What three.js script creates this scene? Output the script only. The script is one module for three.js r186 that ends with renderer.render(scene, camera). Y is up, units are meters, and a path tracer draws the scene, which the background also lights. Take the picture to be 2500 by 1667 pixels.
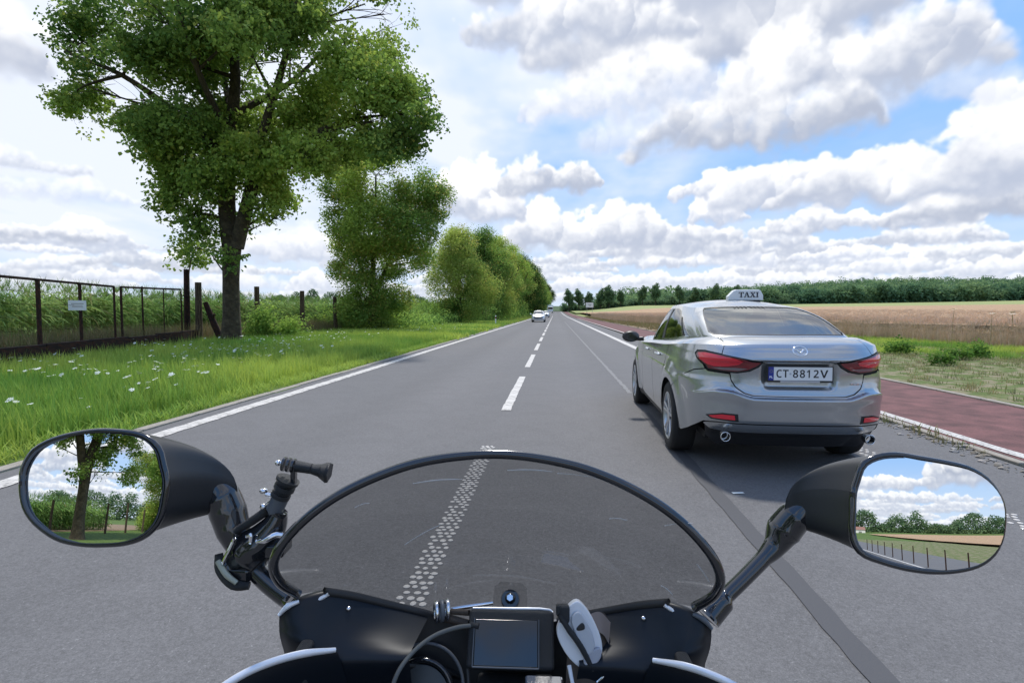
import * as THREE from 'three';
import { mergeGeometries } from 'three/addons/utils/BufferGeometryUtils.js';
import { RoundedBoxGeometry } from 'three/addons/geometries/RoundedBoxGeometry.js';
import { FontLoader } from 'three/addons/loaders/FontLoader.js';
import { TextGeometry } from 'three/addons/geometries/TextGeometry.js';

// ---------- camera, sky, sun, exposure ----------
const scene = new THREE.Scene();
const YAW = 0.0759, PITCH = -0.05303, EYE = 1.35, SUN_AZ = -3, SUN_EL = 60;
const camera = new THREE.PerspectiveCamera(62.19, 1.5, 0.03, 4000);
camera.position.set(0, EYE, 0);
camera.rotation.set(PITCH, YAW, 0, 'YXZ');
scene.add(camera);
const renderer = new THREE.WebGLRenderer({ antialias: true });
renderer.toneMapping = THREE.LinearToneMapping;
renderer.toneMappingExposure = 1.11;
renderer.shadowMap.enabled = true;
const D2R = Math.PI / 180;
const sunDir = new THREE.Vector3(Math.sin(SUN_AZ * D2R) * Math.cos(SUN_EL * D2R), Math.sin(SUN_EL * D2R), -Math.cos(SUN_AZ * D2R) * Math.cos(SUN_EL * D2R));
const sun = new THREE.DirectionalLight(new THREE.Color(1, 0.96, 0.9), 3.3);
sun.name = 'sun';
sun.position.copy(sunDir).multiplyScalar(120);
sun.castShadow = true;
sun.shadow.radius = 9;
sun.shadow.mapSize.set(4096, 4096);
Object.assign(sun.shadow.camera, { left: -60, right: 60, top: 60, bottom: -60, near: 1, far: 300 });
scene.add(sun, sun.target);

// ---------- random numbers and noise ----------
function rng(seed) { let s = seed >>> 0; return () => { s = (s + 0x6d2b79f5) | 0; let t = Math.imul(s ^ (s >>> 15), 1 | s); t = (t + Math.imul(t ^ (t >>> 7), 61 | t)) ^ t; return ((t ^ (t >>> 14)) >>> 0) / 4294967296; }; }
const clamp = THREE.MathUtils.clamp, lerp = THREE.MathUtils.lerp, sstep = (a, b, x) => { const t = clamp((x - a) / (b - a), 0, 1); return t * t * (3 - 2 * t); };
const NT = new Float32Array(65536); { const r = rng(77); for (let i = 0; i < 65536; i++) NT[i] = r() * 2 - 1; }
function vn(x, y, per = 256) {   // value noise, period per
  const ix = Math.floor(x), iy = Math.floor(y), fx = x - ix, fy = y - iy, s = fx * fx * (3 - 2 * fx), t = fy * fy * (3 - 2 * fy);
  const m = (a) => ((a % per) + per) % per, x0 = m(ix), x1 = m(ix + 1), y0 = m(iy) * 256, y1 = m(iy + 1) * 256;
  return (NT[y0 + x0] * (1 - s) + NT[y0 + x1] * s) * (1 - t) + (NT[y1 + x0] * (1 - s) + NT[y1 + x1] * s) * t;
}
function fbm(x, y, oct = 4, per = 256) { let a = 0.5, f = 0, p = per; for (let i = 0; i < oct; i++) { f += a * vn(x, y, p); x = x * 2 + 17; y = y * 2 + 31; if (p * 2 <= 256) p *= 2; a *= 0.5; } return f; }

// ---------- sky: air and clouds, equirectangular ----------
{
  const W = 4096, H = 2048, data = new Float32Array(W * H * 4), cirrus = [Math.sin(-36 * D2R) * Math.cos(24 * D2R), Math.sin(24 * D2R), -Math.cos(-36 * D2R) * Math.cos(24 * D2R)], PD = W / 360, half = H / 2;
  const sx = Math.cos(SUN_EL * D2R), sunV = [Math.sin(SUN_AZ * D2R) * sx, Math.sin(SUN_EL * D2R), -Math.cos(SUN_AZ * D2R) * sx];
  const stops = [[-1, .66, .75, .88], [0, .66, .76, .90], [5, .50, .68, .93], [12, .27, .52, .93], [24, .155, .43, .92], [50, .11, .34, .85], [90, .09, .27, .75]];
  const put = (i, r, g, b, a) => { data[i] = data[i] * (1 - a) + r * a; data[i + 1] = data[i + 1] * (1 - a) + g * a; data[i + 2] = data[i + 2] * (1 - a) + b * a; };
  for (let row = 0; row < H; row++) {
    const el = (row + .5) / H * 180 - 90;
    let k = 0; while (k < stops.length - 2 && el > stops[k + 1][0]) k++;
    const f = clamp((el - stops[k][0]) / (stops[k + 1][0] - stops[k][0]), 0, 1), base = [1, 2, 3].map((c) => lerp(stops[k][c], stops[k + 1][c], f));
    const ce = Math.cos(el * D2R), se = Math.sin(el * D2R);
    for (let col = 0; col < W; col++) {
      const i = (row * W + col) * 4, az = ((col + .5) / W - .25) * 360;
      data[i] = base[0]; data[i + 1] = base[1]; data[i + 2] = base[2]; data[i + 3] = 1;
      if (el < -1 || el > 89) continue;
      const x = Math.sin(az * D2R) * ce, z = -Math.cos(az * D2R) * ce, dot = x * sunV[0] + se * sunV[1] + z * sunV[2];
      const ang = Math.acos(clamp(dot, -1, 1)) / D2R, bank = Math.acos(clamp(x * cirrus[0] + se * cirrus[1] + z * cirrus[2], -1, 1)) / D2R, p = 1 / (se + .12);
      const n = fbm(x * p * 2.2 + 40, z * p * 2.2 + 40, 5) + .35 * fbm(x * p * 7 + 9, z * p * 2.5 + 70, 4);
      const veil = clamp((.06 + .98 * Math.exp(-((bank / 36) ** 2)) + .4 * Math.exp(-((ang / 30) ** 2)) + .5 * n * sstep(80, 30, bank) + .22 * Math.max(0, n)) * sstep(-1, 9, el) + .03, 0, .95);
      const glow = .16 * Math.exp(-((ang / 24) ** 2));
      put(i, .83 + glow, .875 + glow, .97 + glow, veil);
    }
  }
  function cloud(az, el, w, h, o = {}) {   // degrees; el is the flat base
    const r = rng(Math.round(o.seed ?? (az * 131 + el * 977 + w * 37 + 5000))), soft = o.soft ?? .3, dark = o.dark ?? .45, n = o.n ?? Math.round(clamp(12 + w / h * 9, 14, 46)), puffs = [];
    for (let k = 0; k < n; k++) {
      const t = (k + r()) / n * 2 - 1, env = h * Math.pow(1 - t * t * .96, .7) * (.42 + .58 * Math.abs(vn(t * 2.4 + az, el * 3.1)) * 1.5);
      const rad = Math.min(env * (.28 + .4 * r()) + h * .06, h * .5), cy = Math.max(rad * .35, r() * (env - rad));
      puffs.push([t * w / 2, cy, rad, r() * h * .25 + (1 - cy / h) * h * .3]);
    }
    const ce = Math.cos(clamp(el + h / 2, -80, 80) * D2R), pad = h * .25, y0 = Math.max(half + 1, Math.floor(half + (el - pad) * H / 180)), y1 = Math.min(H - 1, Math.ceil(half + (el + h * 1.25 + pad) * H / 180));
    const xw = (w / 2 + h * .6) / ce, x0 = Math.floor(((az - xw) / 360 + .25) * W), x1 = Math.ceil(((az + xw) / 360 + .25) * W), f1 = 2.2 / h, f2 = 7 / h, ox = r() * 200, oy = r() * 200;
    const bright = o.bright ?? 1.06, haze = sstep(9, 0, el) * .35;
    for (let y = y0; y <= y1; y++) for (let x = x0; x <= x1; x++) {
      let px = (x + .5 - (az / 360 + .25) * W) / PD * ce, py = (y + .5 - half) / PD - el;
      const nx = fbm(px * f1 + ox, py * f1 + oy, 4), ny = fbm(px * f1 + ox + 50, py * f1 + oy + 80, 4), fine = fbm(px * f2 + oy, py * f2 + ox, 4);
      px += nx * h * .26; py += ny * h * .22;
      let m = -1, zt = -9, li = 0, second = 0;
      for (const q of puffs) {
        const dx = px - q[0], dy = py - q[1], d = 1 - (dx * dx + dy * dy) / (q[2] * q[2]);
        if (d > m) m = d;
        if (d > 0) { const z = Math.sqrt(d) * q[2] + q[3]; second += d; if (z > zt) { zt = z; li = -.34 * dx / q[2] + .86 * dy / q[2] + .25 * Math.sqrt(d); } }
      }
      const under = sstep(-.16 * h, .05 * h, py + fine * h * .1);
      const a = sstep(-.02, soft + .02, m + fine * .42 - .05) * under * (o.alpha ?? 1);
      if (a <= .003) continue;
      const hf = clamp(py / h, 0, 1), thick = clamp(second * .3, 0, 1);
      let s = .52 + .34 * li + .56 * (hf - .42) + .26 * fine + .22 * nx - .30 * dark * thick * (1.25 - hf);
      s = sstep(.0, .92, s);
      const lo = 1 - .5 * dark, R = lerp(.63 * lo, bright, s), G = lerp(.70 * lo, bright, s), B = lerp(.84 * lo + .02, bright * 1.005, s);
      const i = (y * W + ((x % W) + W) % W) * 4;
      put(i, lerp(R, .78, haze), lerp(G, .83, haze), lerp(B, .92, haze), a);
    }
  }
  // far small rows all round, then larger and nearer ones
  const r = rng(4242);
  const list = [];
  for (let k = 0; k < 330; k++) { const el = .8 + 5.2 * Math.pow(r(), 1.3); list.push([r() * 360 - 180, el, 4 + r() * 11, .7 + el * .17 + r() * .9, { dark: .3 + r() * .35, soft: .45, seed: k + 1, alpha: .9 }]); }
  for (let k = 0; k < 26; k++) { const az = 52 + r() * 256; list.push([az, 7 + r() * 6, 9 + r() * 16, 3.4 + r() * 3.6, { dark: .35 + r() * .35, seed: 900 + k }]); }
  for (let k = 0; k < 18; k++) { const az = 54 + r() * 252; list.push([az, 15 + r() * 12, 16 + r() * 18, 6 + r() * 6, { dark: .4 + r() * .4, soft: .5, seed: 1900 + k }]); }
  for (let k = 0; k < 16; k++) list.push([r() * 360, 36 + r() * 34, 22 + r() * 22, 8 + r() * 8, { dark: .5 + r() * .3, soft: .8, seed: 2900 + k, alpha: .85 }]);
  list.sort((a, b) => a[1] - b[1]);
  const seen = [
    // left of the road: faint and soft
    [-44.5, 10.8, 8, 2.2, { dark: .5, soft: .9, alpha: .6 }], [-44, 8.8, 13, 3.2, { dark: .1, soft: .9, alpha: .6 }], [-39, 2.6, 6, 1.3, { dark: .3 }], [-34, 5.2, 5, .9, { dark: .5, soft: .7, alpha: .7 }], [-25.5, 4.8, 11, 3.6, { dark: .3, soft: .8, alpha: .6 }], [-29, 2.0, 10, 2.0, { dark: .2, soft: .8, alpha: .6 }], [-22, 2.2, 8, 2.4, { dark: .3 }], [-45, 4.6, 8, 1, { dark: .3, soft: .6 }],
    // low rows over the road and the field
    [4, 2.2, 12, 1.7, { dark: .35 }], [13, 2.6, 14, 1.9, { dark: .4 }], [22, 2.4, 13, 2.2, { dark: .35 }], [30, 3.4, 11, 2.1, { dark: .35 }], [36, 2.8, 9, 2, { dark: .4 }], [8, 4.4, 13, 2.1, { dark: .4 }], [26, 4.6, 9, 1.6, { dark: .3 }],
    // middle rows
    [17.5, 4.4, 6.5, 3.6, { dark: .3, seed: 21 }], [10.5, 5.4, 18, 3.6, { dark: .5, seed: 22 }], [5.5, 6.6, 23, 5.2, { dark: .5, seed: 23 }], [27, 7.0, 17, 3.2, { dark: .45, seed: 24 }], [36, 7.4, 15, 4.6, { dark: .6, seed: 25 }],
    [-9.5, 9.6, 11, 5.6, { dark: .4, seed: 26 }], [-.5, 12.0, 10, 4.6, { dark: .55, soft: .45, seed: 27 }],
    [15.6, 8.4, 5.4, 3.4, { dark: .3, seed: 28 }], [14.2, 10.8, 6.4, 3.4, { dark: .3, seed: 29 }], [20.5, 9.4, 10, 6.2, { dark: .4, seed: 30 }], [29, 9.6, 19, 6.4, { dark: .5, seed: 31 }], [38, 9.8, 17, 8.2, { dark: .45, seed: 32 }],
    // the large soft grey ones overhead
    [20, 16.5, 34, 10, { dark: .25, soft: 1, alpha: .6, seed: 40 }], [25.5, 19.6, 17, 9, { dark: .55, soft: .9, seed: 41 }], [19, 23.5, 28, 12, { dark: .5, soft: .8, seed: 42 }], [13, 22.6, 28, 11, { dark: .55, soft: .8, seed: 43 }], [12, 27, 38, 14, { dark: .5, soft: 1, seed: 44 }], [1.5, 25, 19, 8, { dark: .5, soft: .7, seed: 45 }], [10, 18.6, 24, 7, { dark: .2, soft: .9, alpha: .85, seed: 46 }], [25, 18.2, 22, 7.4, { dark: .5, soft: .8, seed: 47 }], [17.5, 15.2, 20, 8, { dark: .6, soft: 1, seed: 48 }],
  ];
  for (const c of [...list.filter((c) => c[1] < 7 || c[1] > 33), ...list.filter((c) => c[1] >= 7 && c[1] <= 33), ...seen]) cloud(...c);
  const sky = new THREE.DataTexture(data, W, H, THREE.RGBAFormat, THREE.FloatType);
  sky.mapping = THREE.EquirectangularReflectionMapping;
  sky.magFilter = sky.minFilter = THREE.LinearFilter;
  sky.needsUpdate = true;
  scene.background = scene.environment = sky;
}

// ---------- helpers ----------
const taken = {};
function numbered(name) { const n = (taken[name] = (taken[name] ?? 0) + 1); return n === 1 ? name : name + '_' + String(n - 1).padStart(3, '0'); }
function tag(o, label, category, group, kind) { if (label) o.userData.label = label; if (category) o.userData.category = category; if (group) o.userData.group = group; if (kind) o.userData.kind = kind; return o; }
function thing(name, pos, label, category, group, turn = 0) { const o = new THREE.Group(); o.name = numbered(name); o.position.set(...pos); o.rotation.y = turn; scene.add(o); return tag(o, label, category, group); }
function part(name, geo, mat, parent, label) { const m = new THREE.Mesh(geo, mat); m.name = name; parent.add(m); if (label) m.userData.label = label; return m; }
const ABOUT = { ground: 'green ground reaching to the horizon all round', verge: 'turf of the left roadside verge under the tall grass', verge_far_side: 'turf of the left verge behind the rider', road: 'grey asphalt two-lane road running straight to the horizon', lay_by: 'grey asphalt beside the road behind the rider', cycle_path: 'red asphalt cycle path right of the road', field_edge: 'stony grassy strip between the red path and the ripe field', stubble_strip: 'bare sandy-brown strip beside the far cycle path', crop_strip: 'pale green crop strip between the ripe field and the woods', meadow: 'pale green meadow below the white place-name board', lane_marking: 'broken white centre line dash on the asphalt', edge_line: 'white line along the edge of the carriageway', path_line: 'solid white line along the near edge of the red path', tar_seam: 'dark tar seam running under the taxi towards the rider', road_joint: 'thin pale joint in the lane ahead of the taxi', field_soil: 'brown soil under the maize on the left', maize_canopy: 'green top of the deep maize field on the left', wheat_canopy: 'pinkish-brown top of the ripe grain field on the right', stubble_field: 'brown field behind the rider on the right', hill: 'low wooded hill on the right horizon' };
function setting(name, geo, mat, label, category) { label = label ?? ABOUT[name]; const m = part(numbered(name), geo, mat, scene); tag(m, label, category, null, 'structure'); return m; }
const C = (r, g, b) => new THREE.Color().setRGB(r, g, b);
const std = (color, roughness = .8, o = {}) => new THREE.MeshStandardMaterial({ color, roughness, ...o });
const phys = (color, roughness = .5, o = {}) => new THREE.MeshPhysicalMaterial({ color, roughness, ...o });
const V = (x, y, z) => new THREE.Vector3(x, y, z);
function merge(list) { return mergeGeometries(list.map((g) => { const c = g.index ? g.toNonIndexed() : g; for (const k of Object.keys(c.attributes)) if (!['position', 'normal', 'uv'].includes(k)) c.deleteAttribute(k); if (!c.attributes.uv) c.setAttribute('uv', new THREE.BufferAttribute(new Float32Array(c.attributes.position.count * 2), 2)); return c; })); }
function box(w, h, d, x = 0, y = 0, z = 0, r = 0) { const g = r ? new RoundedBoxGeometry(w, h, d, 2, r) : new THREE.BoxGeometry(w, h, d); return g.translate(x, y, z); }
// tube through points [x,y,z,r], smooth, with caps
function tube(pts, seg = 8, sub = 4) {
  const P = pts.map((p) => V(p[0], p[1], p[2])), R = pts.map((p) => p[3]), n = (P.length - 1) * sub, curve = P.length > 2 ? new THREE.CatmullRomCurve3(P, false, 'centripetal') : new THREE.LineCurve3(P[0], P[1]);
  const pos = [], uv = [], idx = [], rows = [];
  let u = null, len = 0, last = null;
  for (let i = 0; i <= n; i++) {
    const t = i / n, p = curve.getPoint(t), tan = curve.getTangent(t), f = t * (R.length - 1), k = Math.min(Math.floor(f), R.length - 2), r = lerp(R[k], R[k + 1], f - k);
    if (!u) { u = Math.abs(tan.y) < .9 ? V(0, 1, 0) : V(1, 0, 0); }
    u = u.clone().sub(tan.clone().multiplyScalar(u.dot(tan))).normalize();
    const v = tan.clone().cross(u);
    if (last) len += p.distanceTo(last); last = p;
    rows.push([p, r]);
    for (let j = 0; j <= seg; j++) { const a = j / seg * Math.PI * 2, q = p.clone().addScaledVector(u, Math.cos(a) * r).addScaledVector(v, Math.sin(a) * r); pos.push(q.x, q.y, q.z); uv.push(j / seg, len); }
  }
  for (let i = 0; i < n; i++) for (let j = 0; j < seg; j++) { const a = i * (seg + 1) + j, b = a + seg + 1; idx.push(a, b, a + 1, a + 1, b, b + 1); }
  for (const e of [0, n]) { const c = pos.length / 3, p = rows[e][0]; pos.push(p.x, p.y, p.z); uv.push(.5, 0); for (let j = 0; j < seg; j++) { const a = e * (seg + 1) + j; e ? idx.push(c, a, a + 1) : idx.push(c, a + 1, a); } }
  const g = new THREE.BufferGeometry();
  g.setAttribute('position', new THREE.Float32BufferAttribute(pos, 3)); g.setAttribute('uv', new THREE.Float32BufferAttribute(uv, 2)); g.setIndex(idx); g.computeVertexNormals();
  return g;
}
const rod = (a, b, r, seg = 8) => tube([[...a, r], [...b, r]], seg, 1);
// a computed, repeating texture; f(u, v) gives 0..1 values
function tex(w, h, f, srgb = true, rx = 1, ry = 1) {
  const d = new Uint8Array(w * h * 4);
  for (let y = 0; y < h; y++) for (let x = 0; x < w; x++) { const c = f(x / w, y / h), i = (y * w + x) * 4; for (let k = 0; k < 3; k++) d[i + k] = clamp(Math.round((Array.isArray(c) ? c[k] : c) * 255), 0, 255); d[i + 3] = 255; }
  const t = new THREE.DataTexture(d, w, h); t.wrapS = t.wrapT = THREE.RepeatWrapping; t.magFilter = t.minFilter = THREE.LinearFilter; if (srgb) t.colorSpace = THREE.SRGBColorSpace; t.repeat.set(rx, ry); t.needsUpdate = true; return t;
}
const mix3 = (a, b, t) => [lerp(a[0], b[0], t), lerp(a[1], b[1], t), lerp(a[2], b[2], t)];

// ---------- the lie of the land ----------
function T(x, z) {
  const d = Math.hypot(Math.max(0, -z), Math.max(0, Math.abs(x) - 30) * .6);
  const base = d < 120 ? 0 : d < 500 ? 4e-5 * (d - 120) ** 2 : 5.78 + .004 * (d - 500);
  const dd = Math.min(Math.hypot(x, z), 420), fld = 4.6e-5 * dd * dd;
  return lerp(base, Math.max(base, fld), x > 0 ? sstep(9, 45, x) : 0);
}
function sheet(x0, x1, z0, z1, nx, nz, lift, uvs = 1, wob = 0) {   // x0, x1 may be functions of z
  const g = new THREE.PlaneGeometry(1, 1, nx, nz), p = g.attributes.position, uv = g.attributes.uv, f = (a, z) => typeof a === 'function' ? a(z) : a;
  for (let i = 0; i < p.count; i++) {
    const t = p.getX(i) + .5, s = p.getY(i) + .5, z = z0 + (z1 - z0) * (nz > 30 && z1 < -60 ? s * s : s), x = lerp(f(x0, z), f(x1, z), t);
    p.setXYZ(i, x, T(x, z) + lift + (wob ? wob * (fbm(x * .9, z * .9, 3)) : 0), z); uv.setXY(i, x / uvs, z / uvs);
  }
  g.computeVertexNormals(); return g;
}
const noiseBump = tex(512, 512, (u, v) => .5 + .5 * fbm(u * 64, v * 64, 3, 64), false);
const asphaltMap = tex(1024, 1024, (u, v) => {
  const a = fbm(u * 8, v * 8, 4, 8), g = vn(u * 512 % 256, v * 512 % 256, 256), g2 = fbm(u * 128, v * 128, 2, 128), s = vn(u * 256, v * 256, 256) > .86 ? .16 : 0, d = vn(u * 256 + 90, v * 256 + 33, 256) > .9 ? -.1 : 0;
  const k = .388 + .014 * a + .045 * g2 + .05 * g + s * .7 + d * .8; return [k, k * .99, k * .992];
}, true);
asphaltMap.repeat.set(1, 1);
const M = {};
M.asphalt = std(C(1, 1, 1), .87, { map: asphaltMap, bumpMap: noiseBump, bumpScale: .0012 });
M.carriageway = std(C(1, 1, 1), .87, { map: asphaltMap, bumpMap: noiseBump, bumpScale: .0012, vertexColors: true });
M.shoulder = std(C(.95, .92, .88), .92, { map: asphaltMap, bumpMap: noiseBump, bumpScale: .002 });
M.tar = std(C(.062, .063, .069), .75, { bumpMap: noiseBump, bumpScale: .001 });
M.jointPale = std(C(.21, .205, .2), .9);
const red = tex(512, 512, (u, v) => { const k = .93 + .26 * fbm(u * 8, v * 8, 5, 8) + .14 * vn(u * 256, v * 256, 256) + (vn(u * 128, v * 128, 128) > .88 ? .16 : 0); return [.425 * k, .282 * k, .275 * k]; });
M.redPath = std(C(1, 1, 1), .9, { map: red, bumpMap: noiseBump, bumpScale: .0015 });
const paint = tex(256, 256, (u, v) => { const a = fbm(u * 32, v * 32, 4, 32), k = .86 + .12 * fbm(u * 8, v * 8, 3, 8) - (a > .28 ? .22 : 0); return [k, k * .985, k * .965]; });
M.paint = std(C(.74, .73, .71), .65, { map: paint });
const conc = tex(512, 512, (u, v) => { const k = .72 + .16 * fbm(u * 16, v * 16, 4, 16) + .1 * vn(u * 200, v * 200, 200); return [k, k * .97, k * .92]; });
M.concrete = std(C(.62, .6, .57), .92, { map: conc });
const grassTex = tex(512, 512, (u, v) => { const a = fbm(u * 16, v * 16, 4, 16), b = vn(u * 250, v * 250, 250); return mix3([.24, .34, .10], [.38, .44, .17], clamp(.5 + a + .3 * b, 0, 1)); });
M.turf = std(C(.95, 1, .9), 1, { map: grassTex, bumpMap: noiseBump, bumpScale: .03 });
const dryTex = tex(512, 512, (u, v) => { const a = fbm(u * 12, v * 12, 4, 12), b = vn(u * 250, v * 250, 250); return mix3(mix3([.46, .43, .32], [.56, .52, .42], clamp(.5 + b, 0, 1)), [.34, .40, .18], sstep(-.22, .22, a)); });
M.dryTurf = std(C(1, 1, 1), 1, { map: dryTex, bumpMap: noiseBump, bumpScale: .03 });
const soilTex = tex(512, 512, (u, v) => { const a = fbm(u * 12, v * 12, 4, 12), b = vn(u * 250, v * 250, 250); return mix3([.42, .35, .26], [.58, .49, .38], clamp(.5 + a + .3 * b, 0, 1)); });
M.soil = std(C(1, 1, 1), 1, { map: soilTex });
const wheatTex = tex(1024, 1024, (u, v) => { const a = fbm(u * 8, v * 8, 5, 8), b = vn(u * 256, v * 256, 256), c = vn(u * 256, v * 64, 256); return mix3(mix3([.62, .49, .37], [.80, .67, .54], clamp(.5 + .45 * b + .35 * c, 0, 1)), [.68, .59, .43], sstep(-.1, .4, a) * .5); });
M.wheat = std(C(1, 1, 1), 1, { map: wheatTex, bumpMap: noiseBump, bumpScale: .12 });
const paleGreen = tex(512, 512, (u, v) => { const a = fbm(u * 12, v * 12, 4, 12), b = vn(u * 250, v * 250, 250); return mix3([.50, .54, .30], [.62, .64, .42], clamp(.5 + a + .3 * b, 0, 1)); });
M.paleGreen = std(C(1, 1, 1), 1, { map: paleGreen });

// ---------- ground, road, paths ----------
setting('ground', sheet(-1500, 1500, 1200, -1500, 220, 220, -.06, 6), M.turf);
setting('verge', sheet(-17, -4.6, 60, -260, 20, 120, -.012, 3, .05), M.turf);
{ // wheel-polished paths, oil drip in the lane middle and old patches as tones of the surface
  const g = mergeGeometries([sheet(-4.62, 4.05, 120, 0, 34, 60, 0, 1.7), sheet(-4.62, 4.05, 0, -40, 34, 90, 0, 1.7), sheet(-4.62, 4.05, -40, -760, 34, 180, 0, 1.7)]), p = g.attributes.position, col = [], G = (x, c, w) => Math.exp(-(((x - c) / w) ** 2));
  for (let i = 0; i < p.count; i++) { const x = p.getX(i), z = p.getZ(i), n = fbm(x * .6, z * .22, 4), t = G(x, -3.4, .35) + G(x, -1.75, .35) + G(x, .35, .35) + G(x, 2.05, .35), o = G(x, -2.55, .3) + G(x, 1.15, .3), k = 1 + .05 * t * (1 + n) - .06 * o * (1 + 1.5 * n) + .07 * n; col.push(k, k * (1 - .012 * n), k * (1 - .02 * n)); }
  g.setAttribute('color', new THREE.Float32BufferAttribute(col, 3)); setting('road', g, M.carriageway); }
setting('lay_by', sheet(4.05, 7.6, 120, 2.2, 3, 20, .008, 2.2), M.asphalt);
setting('cycle_path', sheet(4.2, 6.42, 2.2, -420, 3, 140, .012, 1.6), M.redPath);
setting('field_edge', sheet(6.5, (z) => Math.max(7.2, 17 + (z + 20) * .21), 60, -240, 12, 120, -.008, 2.5, .04), M.dryTurf);
setting('stubble_strip', sheet(6.55, (z) => Math.min(15, 7 + (-36 - z) * .35), -36, -130, 8, 60, .05, 2, .04), M.soil);
setting('crop_strip', sheet(7.6, 420, -205, -285, 60, 12, .5, 5), M.paleGreen);
setting('meadow', sheet(7.0, 12, -110, -204, 6, 30, .06, 4), M.paleGreen);
// edgings of concrete
{
  const g = []; const r = rng(5);
  for (let z = 12; z > -60; z -= 1) g.push(box(.13, .12, .99, -4.70 + (r() - .5) * .012, -.045 + (r() - .5) * .008, z - .5, .01));
  const k = thing('kerb_edging', [0, 0, 0], 'row of pale concrete kerb stones along the left road edge'); k.userData.kind = 'structure';
  g.forEach((q) => part('kerb_stone', q, M.concrete, k));
  part('far_kerb', sheet(-4.765, -4.635, -60, -300, 1, 40, .013, 1), M.concrete, k);
  const k2 = thing('path_edging', [0, 0, 0], 'row of pale concrete stones along the far side of the red path'); k2.userData.kind = 'structure';
  for (let z = 4; z > -40; z -= 1) part('kerb_stone', box(.09 + r() * .03, .14, .985, 6.475 + (r() - .5) * .02, -.03 + (r() - .5) * .012, z - .5, .012), M.concrete, k2);
  part('far_kerb', sheet(6.42, 6.53, -40, -300, 1, 40, .04, 1), M.concrete, k2);
  // broken edge between carriageway and path
  const k3 = thing('kerb_edging', [0, 0, 0], 'broken row of kerb stones between asphalt and red path'); k3.userData.kind = 'structure';
  for (let z = 2; z > -26; z -= .8) part('kerb_stone', box(.085 + r() * .02, .10, .7 + r() * .09, 4.145 + (r() - .5) * .03, -.025 + (r() - .5) * .02, z - .4, .012).rotateY(0), M.concrete, k3);
}
// painted lines
function strip(x, w, z0, z1, lift, wob, seed, nseg) {   // hand-ragged strip along the road
  const r = rng(seed), n = nseg ?? Math.max(2, Math.ceil(Math.abs(z1 - z0) / .12)), pos = [], uv = [], idx = [];
  for (let i = 0; i <= n; i++) {
    const z = lerp(z0, z1, i / n), e = wob;
    for (const s of [-1, 1]) { const X = x + s * w / 2 + (r() - .5) * e; pos.push(X, T(X, z) + lift, z); uv.push(X / .6, z / .6); }
    if (i) { const a = (i - 1) * 2; idx.push(a, a + 1, a + 2, a + 1, a + 3, a + 2); }
  }
  const g = new THREE.BufferGeometry(); g.setAttribute('position', new THREE.Float32BufferAttribute(pos, 3)); g.setAttribute('uv', new THREE.Float32BufferAttribute(uv, 2)); g.setIndex(idx); g.computeVertexNormals(); return g;
}
const dotGeo = new THREE.SphereGeometry(1, 7, 3, 0, Math.PI * 2, 0, Math.PI / 2);
function dots(x, w, z0, z1, seed) {   // agglomerate marking: rows of raised drops
  const r = rng(seed), g = []; let row = 0;
  for (let z = z0; z > z1; z -= .052, row++) for (let c = 0; c < 3; c++) {
    const X = x - w / 2 + (c + .5 + (row % 2 ? .22 : -.22)) * w / 3 + (r() - .5) * .014;
    if (r() < .06) continue;
    g.push(dotGeo.clone().scale(.0155 + r() * .006, .004, .0155 + r() * .008).translate(X, .001, z + (r() - .5) * .016));
  }
  return merge(g);
}
setting('lane_marking', dots(-.665, .135, -1.62, -5.62, 3), M.paint);
for (let k = 0; k < 26; k++) { const z = -7.63 - k * 6; if (z < -170) break; setting('lane_marking', strip(-.665, .13, z, z - 4, .006, .012, 10 + k), M.paint); }
setting('edge_line', strip(-4.31, .2, 20, -300, .006, .022, 61, 2600), M.paint);
setting('edge_line', dots(2.98, .17, 1, -6.2, 8), M.paint);
setting('edge_line', strip(2.98, .25, -6.2, -420, .006, .014, 62, 2400), M.paint);
setting('path_line', strip(4.315, .13, 60, -110, .018, .014, 63, 1000), M.paint);
setting('tar_seam', strip(1.2, .105, 2, -7.6, .005, .012, 64), M.tar);
setting('road_joint', strip(1.24, .07, -9.4, -75, .004, .03, 65), M.jointPale);

// ---------- vegetation ----------
const leafMat = phys(C(1, 1, 1), .9, { transmission: .5, thickness: 0, side: THREE.DoubleSide, specularIntensity: .15 });
const bladeMat = phys(C(1, 1, 1), .9, { transmission: .35, thickness: 0, side: THREE.DoubleSide, specularIntensity: .15 });
const dryMat = phys(C(1, 1, 1), .95, { transmission: .2, thickness: 0, side: THREE.DoubleSide, specularIntensity: .1 });
const barkTex = tex(256, 512, (u, v) => { const a = fbm(u * 16, v * 6, 4, 16), b = fbm(u * 32, v * 64, 3, 32), k = .5 + .5 * a + .35 * b; return mix3([.20, .17, .13], [.44, .40, .32], clamp(k, 0, 1)); });
const barkBump = tex(256, 512, (u, v) => clamp(.5 + .7 * fbm(u * 24, v * 7, 4, 8), 0, 1), false);
M.bark = std(C(.8, .78, .72), .95, { map: barkTex, bumpMap: barkBump, bumpScale: .03 });
function triGeo(pos) { const g = new THREE.BufferGeometry(); g.setAttribute('position', new THREE.Float32BufferAttribute(pos, 3)); g.computeVertexNormals(); return g; }
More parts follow.
